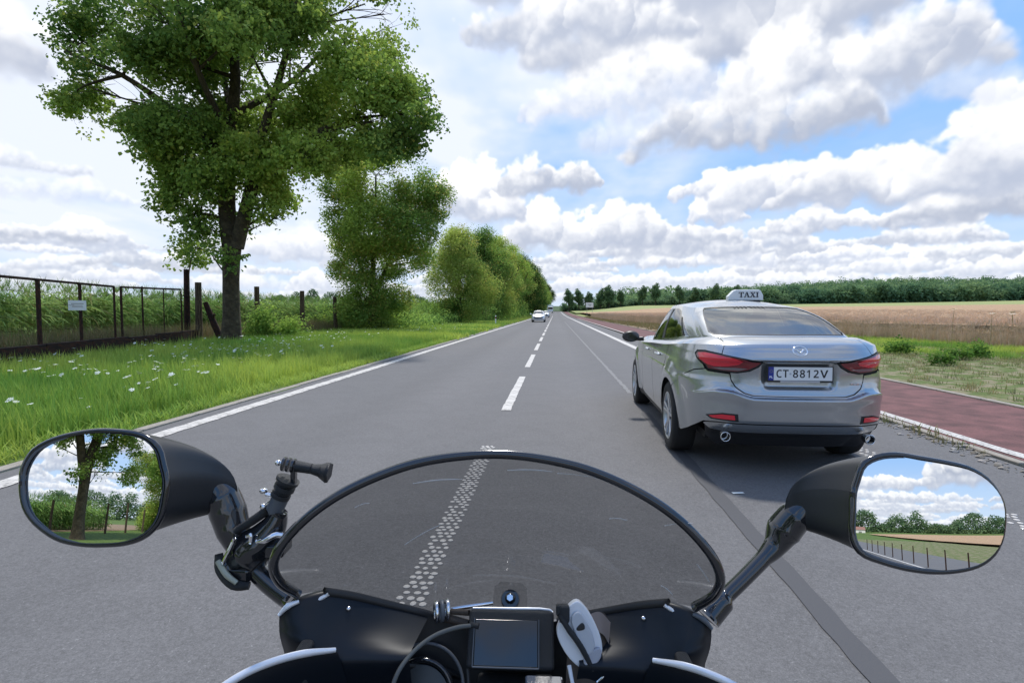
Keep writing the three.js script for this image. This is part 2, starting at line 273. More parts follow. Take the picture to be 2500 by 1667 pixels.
// a sprig: several leaves, each two folded halves with a blunt outline
function sprig(n, size, spread, seed, droop = .3) {
  const r = rng(seed), pos = [];
  for (let k = 0; k < n; k++) {
    const c = V((r() - .5) * spread, (r() - .5) * spread * .8, (r() - .5) * spread), d = V(r() - .5, (r() - .5) * .8 - droop, r() - .5).normalize(), up = V((r() - .5) * .9, 1, (r() - .5) * .9);
    const s = size * (.65 + r() * .7), side = d.clone().cross(up).normalize(), nn = side.clone().cross(d).normalize(), at = (a, b, h) => c.clone().addScaledVector(d, a * s).addScaledVector(side, b * s).addScaledVector(nn, h * s);
    const p = [at(0, 0, 0), at(.35, .46, .12), at(.75, .34, .1), at(1, 0, -.06), at(.75, -.34, .1), at(.35, -.46, .12)];
    for (const t of [[0, 1, 2], [0, 2, 3], [0, 3, 4], [0, 4, 5]]) for (const q of t) pos.push(p[q].x, p[q].y, p[q].z);
  }
  return triGeo(pos);
}
function clump(n, h, spread, seed, wid = .006, lean = .5) {   // grass: bent tapering blades
  const r = rng(seed), pos = [];
  for (let k = 0; k < n; k++) {
    const a = r() * 6.283, x = (r() - .5) * spread, z = (r() - .5) * spread, H = h * (.5 + r() * .6), L = lean * H * (.2 + r()), w = wid * (.7 + r() * .7), dx = Math.cos(a), dz = Math.sin(a), px = -dz * w, pz = dx * w;
    const P = (t) => [x + dx * L * t * t, H * t * (1 - .18 * t * L / H), z + dz * L * t * t];
    const A = P(0), B = P(.5), D = P(1);
    pos.push(A[0] - px, A[1], A[2] - pz, A[0] + px, A[1], A[2] + pz, B[0] + px * .75, B[1], B[2] + pz * .75, A[0] - px, A[1], A[2] - pz, B[0] + px * .75, B[1], B[2] + pz * .75, B[0] - px * .75, B[1], B[2] - pz * .75, B[0] - px * .75, B[1], B[2] - pz * .75, B[0] + px * .75, B[1], B[2] + pz * .75, D[0], D[1], D[2]);
  }
  return triGeo(pos);
}
const DUM = new THREE.Object3D(), COL = new THREE.Color();
// place: (k, r) => [x, y, z, scale, colour, tiltX, tiltZ, scaleY] or null
function scatter(name, geo, mat, count, seed, place, parent = scene) {
  const r = rng(seed), at = [], cols = [];
  for (let k = 0; k < count; k++) { const p = place(k, r); if (!p) continue; DUM.position.set(p[0], p[1], p[2]); DUM.rotation.set(p[5] ?? 0, r() * 6.283, p[6] ?? 0); DUM.scale.set(p[3], p[3] * (p[7] ?? 1), p[3]); DUM.updateMatrix(); at.push(DUM.matrix.clone()); cols.push(p[4]); }
  const m = new THREE.InstancedMesh(geo, mat, at.length); m.name = parent === scene ? numbered(name) : name;
  at.forEach((q, i) => { m.setMatrixAt(i, q); m.setColorAt(i, COL.setRGB(...cols[i])); });
  m.userData.kind = 'stuff'; parent.add(m); return m;
}
const vary = (c, r, a = .3) => { const k = 1 + (r() - .5) * 2 * a, w = (r() - .5) * a * .6; return [Math.max(.005, c[0] * k * (1 + w)), Math.max(.005, c[1] * k), Math.max(.004, c[2] * k * (1 - w))]; };
// density of placement falls with distance: z drawn so that near ground is denser
const zNear = (r, a, b, p = 2) => -(a + (b - a) * Math.pow(r(), p));

// trees: trunk and limbs as tapering tubes, crown as leaf sprigs in lobes
const sprigA = [sprig(12, .12, .54, 11), sprig(13, .115, .6, 12)], sprigB = sprig(12, .10, .66, 13, .1), sprigFar = sprig(9, .42, 1.5, 14, .1);
function crownPoints(lobes, count, seed, shell = .55, o = {}) {
  const r = rng(seed), out = [], vol = lobes.map((l) => Math.pow(l[3], 1.75) * (l[4] ?? 1)), sum = vol.reduce((a, b) => a + b);
  let guard = 0;
  while (out.length < count && guard++ < count * 12) {
    let q = r() * sum, i = 0; while (q > vol[i] && i < lobes.length - 1) q -= vol[i++];
    const l = lobes[i], d = V(r() * 2 - 1, r() * 2 - 1, r() * 2 - 1); if (d.lengthSq() > 1 || d.lengthSq() < .01) continue;
    const rad = lerp(Math.cbrt(r()), 1 - .25 * r() * r(), shell); d.normalize().multiplyScalar(l[3] * rad * (.92 + .2 * vn(d.x * 3 + i, d.y * 3 + d.z * 2)));
    const p = [l[0] + d.x, l[1] + d.y * .85, l[2] + d.z];
    const rg = o.ragged ?? .35; p[0] += (r() + r() - 1) * rg; p[1] += (r() + r() - 1) * rg * .8; p[2] += (r() + r() - 1) * rg;
    const g = vn(p[0] * 1.1 + 30, p[1] * 1.1 + p[2] * .5 + 9) + .6 * vn(p[0] * 2.3 + 7, p[1] * 2.3 - p[2] * 1.1); if (g < (o.gap ?? -.18)) continue;
    out.push(p);
  }
  return out;
}
function makeTree(name, pos, label, group, o) {
  const t = thing(name, pos, label, 'tree', group), r = rng(o.seed), tubes = [];
  for (const l of o.limbs) tubes.push(tube(l, o.seg ?? 10, 4));
  const nodes = o.limbs.flatMap((l) => l.slice(Math.floor(l.length / 3)));
  if (o.twigs !== 0) for (const l of o.lobes) {
    let best = nodes[0], bd = 1e9; for (const n of nodes) { const d = Math.hypot(n[0] - l[0], (n[1] - l[1]) * 1.3, n[2] - l[2]) + (n[1] > l[1] ? 2 : 0); if (d < bd) { bd = d; best = n; } }
    const r0 = Math.min(best[3] * .6, .02 + l[3] * .035), mid = [lerp(best[0], l[0], .5), lerp(best[1], l[1], .45) , lerp(best[2], l[2], .5), r0 * .7];
    tubes.push(tube([[best[0], best[1], best[2], r0], mid, [l[0], l[1], l[2], r0 * .45]], 6, 3));
    for (let k = 0; k < (o.twigs ?? 6); k++) { const d = V(r() * 2 - 1, r() * 1.6 - .6, r() * 2 - 1).normalize().multiplyScalar(l[3] * .95), s = r() * .6 + .3; tubes.push(tube([[lerp(mid[0], l[0], s), lerp(mid[1], l[1], s), lerp(mid[2], l[2], s), r0 * .3], [l[0] + d.x * .5, l[1] + d.y * .42, l[2] + d.z * .5, r0 * .2], [l[0] + d.x, l[1] + d.y * .8, l[2] + d.z, .006]], 4, 2)); }
  }
  part('trunk', merge(tubes), M.bark, t);
  const pts = crownPoints(o.lobes, o.count, o.seed + 1, o.shell, o), k = o.geos.length;
  o.geos.forEach((g, j) => scatter('crown', g, leafMat, Math.ceil(pts.length / k), o.seed + 5 + j, (i, q) => { const p = pts[i * k + j]; if (!p) return null; const tone = fbm(p[0] * .35 + o.seed, p[1] * .35 + p[2] * .3, 3), c = mix3(o.c0, o.c1, clamp(.5 + 1.1 * tone + (q() - .5) * .5, 0, 1)), a = o.c2 && q() < (o.p2 ?? .08) + .25 * Math.max(0, vn(p[0] * .5 + 70, p[1] * .5 + p[2] * .4)) ? o.c2 : c; return [p[0], p[1], p[2], (o.size ?? 1) * (.7 + q() * .6), vary(a, q, .22), (q() - .5) * .9, (q() - .5) * .9]; }, t));
  return t;
}
// the big roadside maple; lobes in metres from the foot of the trunk
const px = (list, cx, cy, s, seed, dz, bx, D) => { const r = rng(seed); return list.map(([x, y, rad, z, w]) => { z = z ?? (r() * 2 - 1) * dz * (1 - rad / 330); const k = 1 - z / D; return [(x - cx) / s * k - z * bx / D, (cy - y) / s * k + z * EYE / D, z, rad / s * k * .97, w ?? (y < -10 ? .85 : 1)]; }); };
const mapleLobes = px([[230, 90, 105], [320, 205, 85], [430, 120, 130], [560, 200, 140], [690, 120, 150], [640, 285, 95], [480, 315, 95], [820, 90, 95], [850, 215, 95], [915, 250, 68], [985, 292, 46, .6], [1010, 312, 26, .4], [770, 300, 66], [420, 405, 52, .8], [447, 505, 42, .6], [482, 570, 30, .4], [615, 455, 38, .6], [585, 350, 70], [165, 215, 52, .3], [145, 245, 26, .2], [180, 40, 60], [300, 0, 140], [500, -70, 170], [700, -80, 165], [870, 10, 72], [915, 35, 38], [400, -220, 150], [610, -260, 170], [500, 60, 120, -3], [600, 120, 120, 3.4], [380, 300, 50], [700, 335, 45], [880, 320, 40, 1], [950, 180, 30], [565, 500, 24, -.6], [520, 420, 34, -.9], [640, 395, 30, .2], [935, 300, 38], [350, 255, 50], [480, 40, 90, 2.2], [600, 20, 90, 2.4], [400, 30, 85, 2], [700, 20, 90, 2], [330, 90, 70, 2], [380,350,62], [400,450,45], [430,375,64], [465,470,42], [440,560,32], [525,575,24], [600,405,42], [665,440,38], [650,490,28], [300,250,60], [735,350,44], [765,335,58], [885,275,62], [1000,268,34], [965,215,42], [930,225,56], [905,125,52], [930,65,44], [250,150,80], [520,270,80], [700,220,90], [780,180,80], [150,170,48], [200,180,60], [430,250,70], [360,300,50], [480,400,50], [560,300,60], [620,350,56], [840,330,44], [900,330,26], [960,320,26]], 530, 792, 59.5, 31, 2.7, -13.04, 21.9);
const mapleLimbs = [
  [[0, -.2, 0, .56], [.0, .25, 0, .41], [.03, 1.2, 0, .33], [.06, 2.6, .02, .31], [.14, 3.7, .05, .34], [.25, 4.35, .05, .34]],
  [[.15, 3.6, .05, .33], [-.02, 4.9, .0, .33], [-.08, 6.4, -.1, .30], [.1, 8.2, -.1, .25], [.5, 10.5, .1, .19], [.4, 13.2, .2, .12], [.2, 15.4, .2, .05]],
  [[.35, 3.9, .08, .29], [.75, 5.0, .2, .26], [1.2, 6.3, .3, .24], [1.45, 7.6, .3, .2], [2.2, 9.6, .4, .15], [3.2, 12, .8, .09], [3.6, 14, 1, .04]],
  [[1.15, 6.1, .3, .14], [2.2, 7.2, .4, .11], [3.8, 8.1, .6, .09], [5.6, 8.6, .7, .06], [7.4, 8.7, .7, .03]],
  [[.0, 7.4, -.1, .17], [-1.6, 9.0, .6, .13], [-3.4, 10.3, 1.1, .09], [-5.6, 11.2, 1.2, .05]],
  [[.2, 9, .1, .15], [1.8, 11, -1.8, .1], [3, 13, -3, .05]], [[.3, 9.2, .1, .15], [-1.2, 11.4, -2, .1], [-2, 13, -3.4, .05]], [[.1, 8.2, -.1, .15], [.2, 10, 2, .1], [.4, 11.8, 3.4, .05]],
  [[-.05, 5.8, -.05, .10], [-.9, 6.6, .4, .08], [-1.9, 7.1, .7, .05]], [[-.03, 5, 0, .07], [-.9, 5.2, .4, .05], [-1.5, 5, .6, .03]], [[-3.4, 10.3, 1.1, .07], [-5, 10, 1, .04], [-6.1, 9.7, .6, .02]],
];
const maple = makeTree('maple_tree', [-13.04, 0, -21.9], 'tall broad maple with a forked trunk beside the rusty field gate', null, { seed: 301, ragged: .6, limbs: mapleLimbs, lobes: mapleLobes, gap: .1, count: 13200, geos: sprigA, c0: [.10, .20, .045], c1: [.36, .49, .10], c2: [.46, .52, .12], p2: .05, shell: .2, twigs: 7, seg: 14 });
const tree2 = makeTree('roadside_tree', [-12.5, 0, -38], 'round yellow-green tree with leaves down to the ground, next after the big maple', null, { seed: 401, count: 9000, geos: [sprigB], size: 1.15, c0: [.17, .30, .06], c1: [.48, .60, .13], c2: [.50, .46, .13], p2: .06, shell: .4, seg: 8,
  limbs: [[[0, -.2, 0, .34], [0, 1.5, 0, .26], [.1, 4, .1, .2], [.3, 7, .1, .12], [.4, 10.5, .1, .05]], [[.05, 2, 0, .14], [1.2, 4.4, .4, .1], [2.6, 7, .8, .05]], [[.05, 2.4, 0, .14], [-1.1, 5, -.4, .1], [-2, 8, -.8, .05]]],
  lobes: px([[850, 440, 92], [905, 405, 62], [780, 430, 56], [950, 450, 62], [1000, 462, 36, .4, .5], [1018, 440, 20, .2, .5], [860, 530, 92], [782, 520, 50], [930, 540, 70], [845, 610, 72], [800, 570, 48], [905, 600, 58], [832, 680, 56], [725, 430, 26, .3, .4], [860, 722, 46], [780, 625, 32], [800, 715, 40], [985, 500, 30], [960, 600, 34], [900, 365, 26], [840, 375, 34], [810, 655, 40], [900, 690, 40], [800, 745, 30], [870, 752, 30]], 845, 762, 33.4, 41, 2.6, -12.5, 38) });
// the rest of the row
const genericTree = (name, pos, label, group, seed, h, w, o = {}) => {
  const r = rng(seed), lobes = [], n = o.n ?? 17;
  for (let k = 0; k < n; k++) { const a = r() * 6.283, t = Math.pow((k + .5) / n, .85), e = Math.sin(Math.PI * clamp(.12 + t * .84, 0, 1)), rad = w * (.16 + .1 * r()) * (.6 + .5 * e), d = (w / 2 - rad * .75) * e * Math.sqrt(.25 + .75 * r()); lobes.push([Math.cos(a) * d, (o.low ?? .1) * h + t * (h * (1 - (o.low ?? .1)) - rad), Math.sin(a) * d, rad]); }
  lobes.push([0, h * .55, 0, w * .27], [0, h * .75, 0, w * .22]);
  return makeTree(name, pos, label, group, { seed, lobes, count: o.count ?? 3200, geos: o.geos ?? [sprigB], size: o.size ?? 1.5, c0: o.c0 ?? [.15, .28, .06], c1: o.c1 ?? [.42, .58, .12], c2: o.c2 ?? [.46, .44, .12], p2: .07, shell: .5, twigs: o.twigs ?? 2, seg: 7, limbs: [[[0, -.3, 0, .028 * h], [0, h * .2, 0, .02 * h], [.1, h * .55, 0, .012 * h], [0, h * .85, .1, .004 * h]], [[0, h * .22, 0, .012 * h], [w * .2, h * .45, w * .1, .007 * h], [w * .3, h * .6, w * .12, .003 * h]], [[0, h * .25, 0, .012 * h], [-w * .2, h * .5, -w * .1, .007 * h], [-w * .28, h * .65, -w * .1, .003 * h]]] });
};
genericTree('roadside_tree', [-10.4, 0, -61], 'bushy olive-green tree with low branches, third along the row on the left', null, 511, 11.4, 8.8, { low: .02, n: 22, count: 5200, size: 1.25, c1: [.50, .58, .13], c2: [.50, .46, .13] });
genericTree('roadside_tree', [-9.9, 0, -79], 'darker taller crown showing above the olive trees in the left row', null, 512, 13.4, 8.5, { low: .2, count: 4000, c0: [.11, .22, .05], c1: [.28, .44, .09] });
genericTree('roadside_tree', [-8.9, 0, -86], 'yellowish bushy tree behind the white roadside marker post', null, 513, 13.2, 10, { low: .02, n: 22, count: 4600, c1: [.50, .60, .13] });
genericTree('roadside_tree', [-9.8, 0, -104], 'full green tree overhanging the verge before the oncoming silver car', null, 514, 15.5, 11, { low: .05, count: 4000 });
const rowA = genericTree('roadside_tree', [-9.2, T(-10, -124), -124], 'green tree in the far end of the row left of the road', 'distant trees of the left row', 515, 16, 11, { low: .04, count: 3000, size: 1.9 });
const rowB = genericTree('roadside_tree', [-8.8, T(-10, -148), -148], 'green tree in the far end of the row left of the road', 'distant trees of the left row', 516, 17, 12, { low: .04, count: 2600, size: 2.2, c0: [.04, .10, .02], c1: [.10, .19, .035] });
const copy = (o, pos, turn = 0, s = 1, label, group) => { const c = o.clone(); c.name = numbered(o.name.replace(/_\d{3}$/, '')); c.position.set(...pos); c.rotation.y = turn; c.scale.setScalar(s); c.userData = { ...o.userData }; if (label) c.userData.label = label; if (group) c.userData.group = group; else if (label) delete c.userData.group; scene.add(c); return c; };
const ORD = ['first', 'second', 'third', 'fourth', 'fifth', 'sixth', 'seventh', 'eighth', 'ninth', 'tenth', 'eleventh', 'twelfth'];
rowA.userData.label = 'first distant green tree past the tree that overhangs the verge'; rowB.userData.label = 'second distant green tree past the tree that overhangs the verge';
{ const r = rng(88); let z = -172; for (let k = 0; k < 9; k++) { copy(k % 2 ? rowA : rowB, [-8.4 + k * .14 + r() * .6, T(-9, z), z], r() * 6, .95 + r() * .25, ORD[k + 2] + ' distant green tree past the tree that overhangs the verge', 'distant trees of the left row'); z -= 24 + k * 5; } }
// trees behind the camera that the left mirror shows
copy(maple, [-11.6, 0, 16.6], 2.6, .92, 'forked maple reflected in the left wing mirror, behind the rider');
copy(tree2, [-13.5, 0, 34], 1, 1.1, 'round green tree further back, glimpsed at the edge of the left mirror');
// undergrowth below the row
scatter('undergrowth', sprigB, leafMat, 9000, 61, (k, r) => { const z = -38 - Math.pow(r(), 1.5) * 205, x = -13.6 + (r() + r() - 1) * 4.2 + (z < -70 ? 2.6 : 0); if (z > -34 && x > -12.6) return null; const gapz = z < -41 && z > -58 ? .45 : 1; const h = gapz * 2.6 * Math.pow(r(), 1.3) * (.6 + .7 * Math.abs(vn(z * .2, 3))) ; const c = mix3([.15, .28, .06], [.42, .58, .12], r()); return [x, T(x, z) + .1 + h, z, 1.3 + (-z > 90 ? 1 : 0), vary(c, r), 0, 0]; });
tag(scene.getObjectByName('undergrowth'), 'leafy undergrowth along the foot of the left tree row', 'bushes');
const bush = makeTree('bush', [-13.9, 0, -25.4], 'low leafy bush right of the big maple trunk, before the fence posts', null, { seed: 71, count: 420, geos: [sprigB], size: .9, c0: [.15, .28, .06], c1: [.42, .58, .12], twigs: 1, seg: 5, limbs: [[[0, 0, 0, .05], [0, .8, 0, .02]], [[0, 0, 0, .04], [1, .8, 0, .02]]], lobes: [[.2, .5, 0, .6], [1.0, .6, 0, .7], [1.7, .45, -.3, .5], [.5, 1.1, 0, .45]] });
bush.userData.category = 'bush';

// grass of the left verge: dense near the rider
const bladeA = clump(13, .34, .26, 21, .0065, .55), bladeB = clump(10, .55, .3, 22, .007, .5), bladeFar = clump(12, .45, .8, 23, .022, .4), dryClump = clump(12, .62, .34, 24, .005, .35), dryFar = clump(12, .7, 1, 25, .02, .3);
const gTone = (x, z, r) => { const t = fbm(x * .35 + 3, z * .35 + 8, 3) + .35 * (r() - .5); return mix3([.19, .36, .065], [.52, .62, .12], clamp(.55 + t * 1.2, 0, 1)); };
const vergeEdge = (z) => -4.78 - .1 * Math.abs(vn(z * 1.3, 5)) ;
scatter('verge_grass', bladeA, bladeMat, 21000, 31, (k, r) => { const z = 3 + zNear(r, 0, 34, 1.5), x = lerp(-14.6, vergeEdge(z), Math.pow(r(), .8)); return [x, -.02, z, .6 + r() * .6, vary(gTone(x, z, r), r, .18), 0, 0, x > -5.3 ? .45 : .8 + .5 * r()]; });
scatter('verge_grass', bladeB, bladeMat, 6500, 32, (k, r) => { const z = 3 + zNear(r, 3, 40, 1.4), x = lerp(-15, -5.6, r()); if (vn(x * .5, z * .5) < -.1) return null; return [x, -.02, z, .6 + r() * .5, vary(mix3(gTone(x, z, r), [.27, .30, .07], .25 * r()), r, .2), 0, 0]; });
scatter('verge_grass', bladeFar, bladeMat, 9000, 33, (k, r) => { const z = -26 - Math.pow(r(), 1.6) * 190, x = lerp(-13.5, -4.95, r()); return [x, T(x, z) - .02, z, .8 + r() * .5, vary(mix3(gTone(x, z, r), [.2, .22, .07], clamp((-z - 50) / 120, 0, .5)), r, .2), 0, 0, .6]; });
tag(scene.getObjectByName('verge_grass'), 'bright green grass of the left verge nearest the rider', 'grass'); tag(scene.getObjectByName('verge_grass_001'), 'taller tufts of grass standing in the left verge', 'grass'); tag(scene.getObjectByName('verge_grass_002'), 'distant grass of the left verge beyond the maple', 'grass');
// white umbels
function umbel(seed) {
  const r = rng(seed), g = [];
  g.push(tube([[0, 0, 0, .004], [.01, .3, .01, .003], [.02, .56, 0, .003]], 4, 2).toNonIndexed());
  const head = [], st = new THREE.CircleGeometry(.0125, 5).rotateX(-Math.PI / 2);
  for (let k = 0; k < 17; k++) { const a = k * 2.4, d = .046 * Math.sqrt(k / 17); head.push(st.clone().rotateX((r() - .5) * .7).rotateZ((r() - .5) * .7).translate(.02 + Math.cos(a) * d, .58 - d * d * 3 + r() * .012, Math.sin(a) * d)); }
  return [merge(g), merge(head)];
}
const [umStem, umHead] = umbel(9);
const flowerAt = (k, r) => { const c = r(); let x, z; if (c < .2) { z = -4.5 - r() * 5; x = lerp(-9.5, -5.4, r()); } else if (c < .5) { z = -6 - r() * 10; x = lerp(-12, -6.2, r()); } else if (c < .8) { z = -13 - r() * 9; x = lerp(-14.4, -8, Math.sqrt(r())); } else { z = -20 - r() * 22; x = lerp(-13, -5.6, r()); } if (vn(x * .55 + 40, z * .55) < -.12) return null; const s = .45 + r() * .42; return [x, -.03, z, s, null, (r() - .5) * .9, (r() - .5) * .9]; };
{ const f = thing('wildflowers', [0, 0, 0], 'white umbel wildflowers scattered through the left verge grass', 'wildflowers'); f.userData.kind = 'stuff'; f.position.set(0, 0, 0);
  scatter('stem', umStem, bladeMat, 760, 91, (k, r) => { const p = flowerAt(k, r); if (p) p[4] = [.1, .2, .04]; return p; }, f);
  scatter('flower_head', umHead, std(C(1, 1, 1), .9, { side: THREE.DoubleSide }), 760, 91, (k, r) => { const p = flowerAt(k, r); if (p) p[4] = [.82, .84, .74]; return p; }, f); }
// maize behind the fence
function maize(seed) {
  const r = rng(seed), pos = [], H = 2.25, tri = (a, b, c) => pos.push(...a, ...b, ...c);
  for (let s = 0; s < 2; s++) { const dx = s ? .014 : 0, dz = s ? 0 : .014; tri([-dx, 0, -dz], [dx, 0, dz], [0, H, 0]); }
  for (let k = 0; k < 9; k++) { const y = .3 + k * .2, a = k * 2.6 + r() * .6, L = .5 + .3 * r(), w = .045, cx = Math.cos(a), cz = Math.sin(a), q = (t, s) => [cx * L * t - cz * w * s * (1 - t * .8), y + .42 * t - .75 * t * t * (.6 + .3 * r()), cz * L * t + cx * w * s * (1 - t * .8)]; let p = [q(0, -.5), q(0, .5)]; for (const t of [.35, .7, 1]) { const n = [q(t, -1), q(t, 1)]; tri(p[0], p[1], n[1]); tri(p[0], n[1], n[0]); p = n; } }
  for (let k = 0; k < 5; k++) { const a = r() * 6.283; tri([-.01, H - .05, 0], [.01, H - .05, 0], [Math.cos(a) * .14, H + .18 + .1 * r(), Math.sin(a) * .14]); }
  return triGeo(pos);
}
scatter('maize_field', maize(3), bladeMat, 15000, 41, (k, r) => { const row = Math.floor(Math.pow(r(), 1.7) * 26), x = -18.4 - row * .75 - (r() - .5) * .16 - (row > 8 ? (row - 8) * 1.1 : 0), z = 32 - r() * 172, s = .88 + r() * .2; const c = mix3([.16, .29, .07], [.33, .46, .14], clamp(.5 + fbm(x * .2, z * .2, 3) + (r() - .5) * .5, 0, 1)); return [x, 0, z, s, vary(r() < .12 ? [.24, .26, .10] : c, r, .2), (r() - .5) * .12, (r() - .5) * .12]; });
tag(scene.getObjectByName('maize_field'), 'tall green maize field behind the gate and the left fence posts', 'crop');
setting('field_soil', sheet(-420, -17, 60, -300, 30, 40, .02, 4), M.soil);
setting('maize_canopy', sheet(-420, -40, 40, -260, 60, 60, 2.05, 3, .35), std(C(.75, .9, .7), 1, { map: grassTex }));
// dry grass at the foot of the fence
scatter('dry_grass', dryClump, dryMat, 5200, 42, (k, r) => { const z = 6 - r() * 62, x = -15.4 - (r() + r() - .6) * 1.7; return [x, -.02, z, .8 + r() * .8, vary(mix3([.28, .215, .115], [.16, .19, .06], clamp(r() * 1.2 - .3, 0, 1)), r, .25), 0, 0, 1.1]; });
tag(scene.getObjectByName('dry_grass'), 'tall dry brown grass along the foot of the fence and gate', 'grass');
// right side: weeds, dry verge, wheat
scatter('roadside_weeds', bladeA, bladeMat, 13000, 51, (k, r) => { const z = 2 + zNear(r, 2, 60, 1.3), xe = 16.6, x = lerp(6.7, xe, Math.pow(r(), .7)), t = (x - 6.7) / 10; const g = vn(x * .45 + 20, z * .28 + 11) + .55 * t - .2; if (z < -36 && x < 7 + (-36 - z) * .3) return null; const c = g > .05 ? gTone(x, z, r) : mix3([.36, .31, .17], [.22, .27, .09], r()); if (g < -.3 && r() < .5) return null; return [x, T(x, z) - .02, z, .5 + r() * .5, vary(c, r, .22), 0, 0, g > .05 ? .75 : .42]; });
tag(scene.getObjectByName('roadside_weeds'), 'patchy green and straw-coloured weeds between the red path and the ripe field', 'grass');
const weedAt = [[11.3, -16.8, .55], [12.4, -17.6, .7], [11.0, -18.9, .7], [14.2, -16.2, .5], [15.2, -17.8, .6], [9.7, -15, .55]], weedWords = ['nearest the taxi of a pair', 'larger right one of a pair', 'behind the pair, close to the grain', 'right of the pair, nearer the red path', 'rightmost, against the grain', 'small and alone nearest the red path'];
const weed0 = makeTree('weed_bush', [0, 0, 0], 'leafy green weed on the grassy strip before the ripe field', 'weeds before the ripe field', { seed: 95, count: 110, geos: [sprig(8, .075, .26, 15, .1)], size: 1, c0: [.10, .22, .04], c1: [.27, .43, .07], twigs: 1, seg: 4, limbs: [[[0, 0, 0, .012], [0, .35, 0, .006]]], lobes: [[0, .3, 0, .3], [.35, .22, .1, .24], [-.3, .2, -.1, .22]] });
weed0.userData.category = 'weed';
weedAt.forEach(([x, z, s], k) => { if (!k) { weed0.position.set(x, T(x, z), z); weed0.scale.setScalar(s); } else copy(weed0, [x, T(x, z), z], k * 1.3, s, 'green weed on the right grass strip, ' + weedWords[k], 'weeds before the ripe field'); });
weed0.userData.label = 'green weed on the right grass strip, ' + weedWords[0];
const wheatX = (z) => z > -24 ? 16.6 + .3 * Math.max(0, z + 24) * .2 : Math.max(7.6, 16.6 + (z + 24) * .19);
const wheatClump = clump(16, .98, .42, 26, .006, .22);
function ears(seed) { const r = rng(seed), pos = []; for (let k = 0; k < 16; k++) { const x = (r() - .5) * .44, z = (r() - .5) * .44, h = .84 + r() * .16, a = r() * 6.283, w = .009, l = .11, dx = Math.cos(a) * .05, dz = Math.sin(a) * .05; pos.push(x - w, h, z, x + w, h, z, x + dx, h + l, z + dz, x, h, z - w, x, h, z + w, x + dx, h + l, z + dz); } return triGeo(pos); }
const wheatGeo = merge([wheatClump.toNonIndexed ? wheatClump : wheatClump, ears(5)]);
scatter('wheat_field', wheatGeo, dryMat, 26000, 52, (k, r) => { const q = r(), z = 30 - Math.pow(q, 1.25) * 150, x = wheatX(z) + (r() < .5 ? Math.pow(r(), 2) * 5 : Math.pow(r(), 1.5) * 60), edge = x - wheatX(z); const c = mix3(mix3([.80, .63, .49], [.66, .51, .37], r()), [.26, .24, .08], edge < 1.2 ? .5 * r() : .1 * r()); return [x, T(x, z) - .02, z, .82 + r() * .24, vary(c, r, .16), (r() - .5) * .12, (r() - .5) * .12, edge < 1.2 ? .5 + .45 * r() : 1]; });
tag(scene.getObjectByName('wheat_field'), 'ripe brown grain field right of the road behind the taxi', 'crop');
setting('stubble_field', sheet((z) => wheatX(z), 420, 140, 28, 30, 20, .25, 4, .05), M.wheat);
setting('wheat_canopy', sheet((z) => wheatX(z) + 1.3, 420, 29, -204, 70, 90, .74, 4, .09), M.wheat);
scatter('field_grass', dryFar, dryMat, 2600, 53, (k, r) => { const z = -34 - r() * 95, x = lerp(6.9, Math.max(8, wheatX(z)), r()); return [x, T(x, z), z, .5 + r() * .5, vary(mix3([.33, .25, .14], [.22, .22, .08], r()), r, .2), 0, 0, .5]; });
tag(scene.getObjectByName('field_grass'), 'thin dry grass on the bare strip beside the far cycle path', 'grass');
// tall pale umbels against the grain
{ const f = thing('tall_umbels', [0, 0, 0], 'tall dried umbel stalks standing out against the ripe field', 'wildflowers'); f.userData.kind = 'stuff';
  const at = (k, r) => { const z = -14 - r() * 9, x = 15.2 + r() * 3.5 + (-z - 14) * -.05; const s = 1.7 + r() * .8; return [x, T(x, z), z, s, null, (r() - .5) * .3, (r() - .5) * .3]; };
  scatter('stem', umStem, dryMat, 46, 97, (k, r) => { const p = at(k, r); p[4] = [.3, .26, .12]; return p; }, f);
  scatter('flower_head', umHead, std(C(1, 1, 1), .9, { side: THREE.DoubleSide }), 46, 97, (k, r) => { const p = at(k, r); p[4] = [.72, .64, .5]; return p; }, f); }
// litter and stones along the path edge
const stone = new THREE.DodecahedronGeometry(.02, 0).scale(1, .55, 1.3);
scatter('gravel', stone, std(C(1, 1, 1), .95), 1500, 54, (k, r) => { const z = 1 - Math.pow(r(), 1.3) * 24, x = 3.98 + (r() + r() - 1) * .22; return [x, .004, z, .3 + Math.pow(r(), 3) * 1.5, vary(mix3([.34, .32, .3], [.20, .17, .13], r()), r, .2)]; });
tag(scene.getObjectByName('gravel'), 'loose stones and crumbs along the white line of the red path', 'gravel');
scatter('edge_grass', clump(9, .12, .2, 27, .005, 1.2), dryMat, 360, 55, (k, r) => { const z = 1 - r() * 24, x = 4.05 + (r() - .5) * .2; if (vn(z * .8, 9) < .05) return null; return [x, .0, z, .6 + r() * .7, vary(mix3([.3, .26, .15], [.2, .22, .08], r()), r, .2)]; });
tag(scene.getObjectByName('edge_grass'), 'withered grass growing in the joint beside the red path', 'grass');
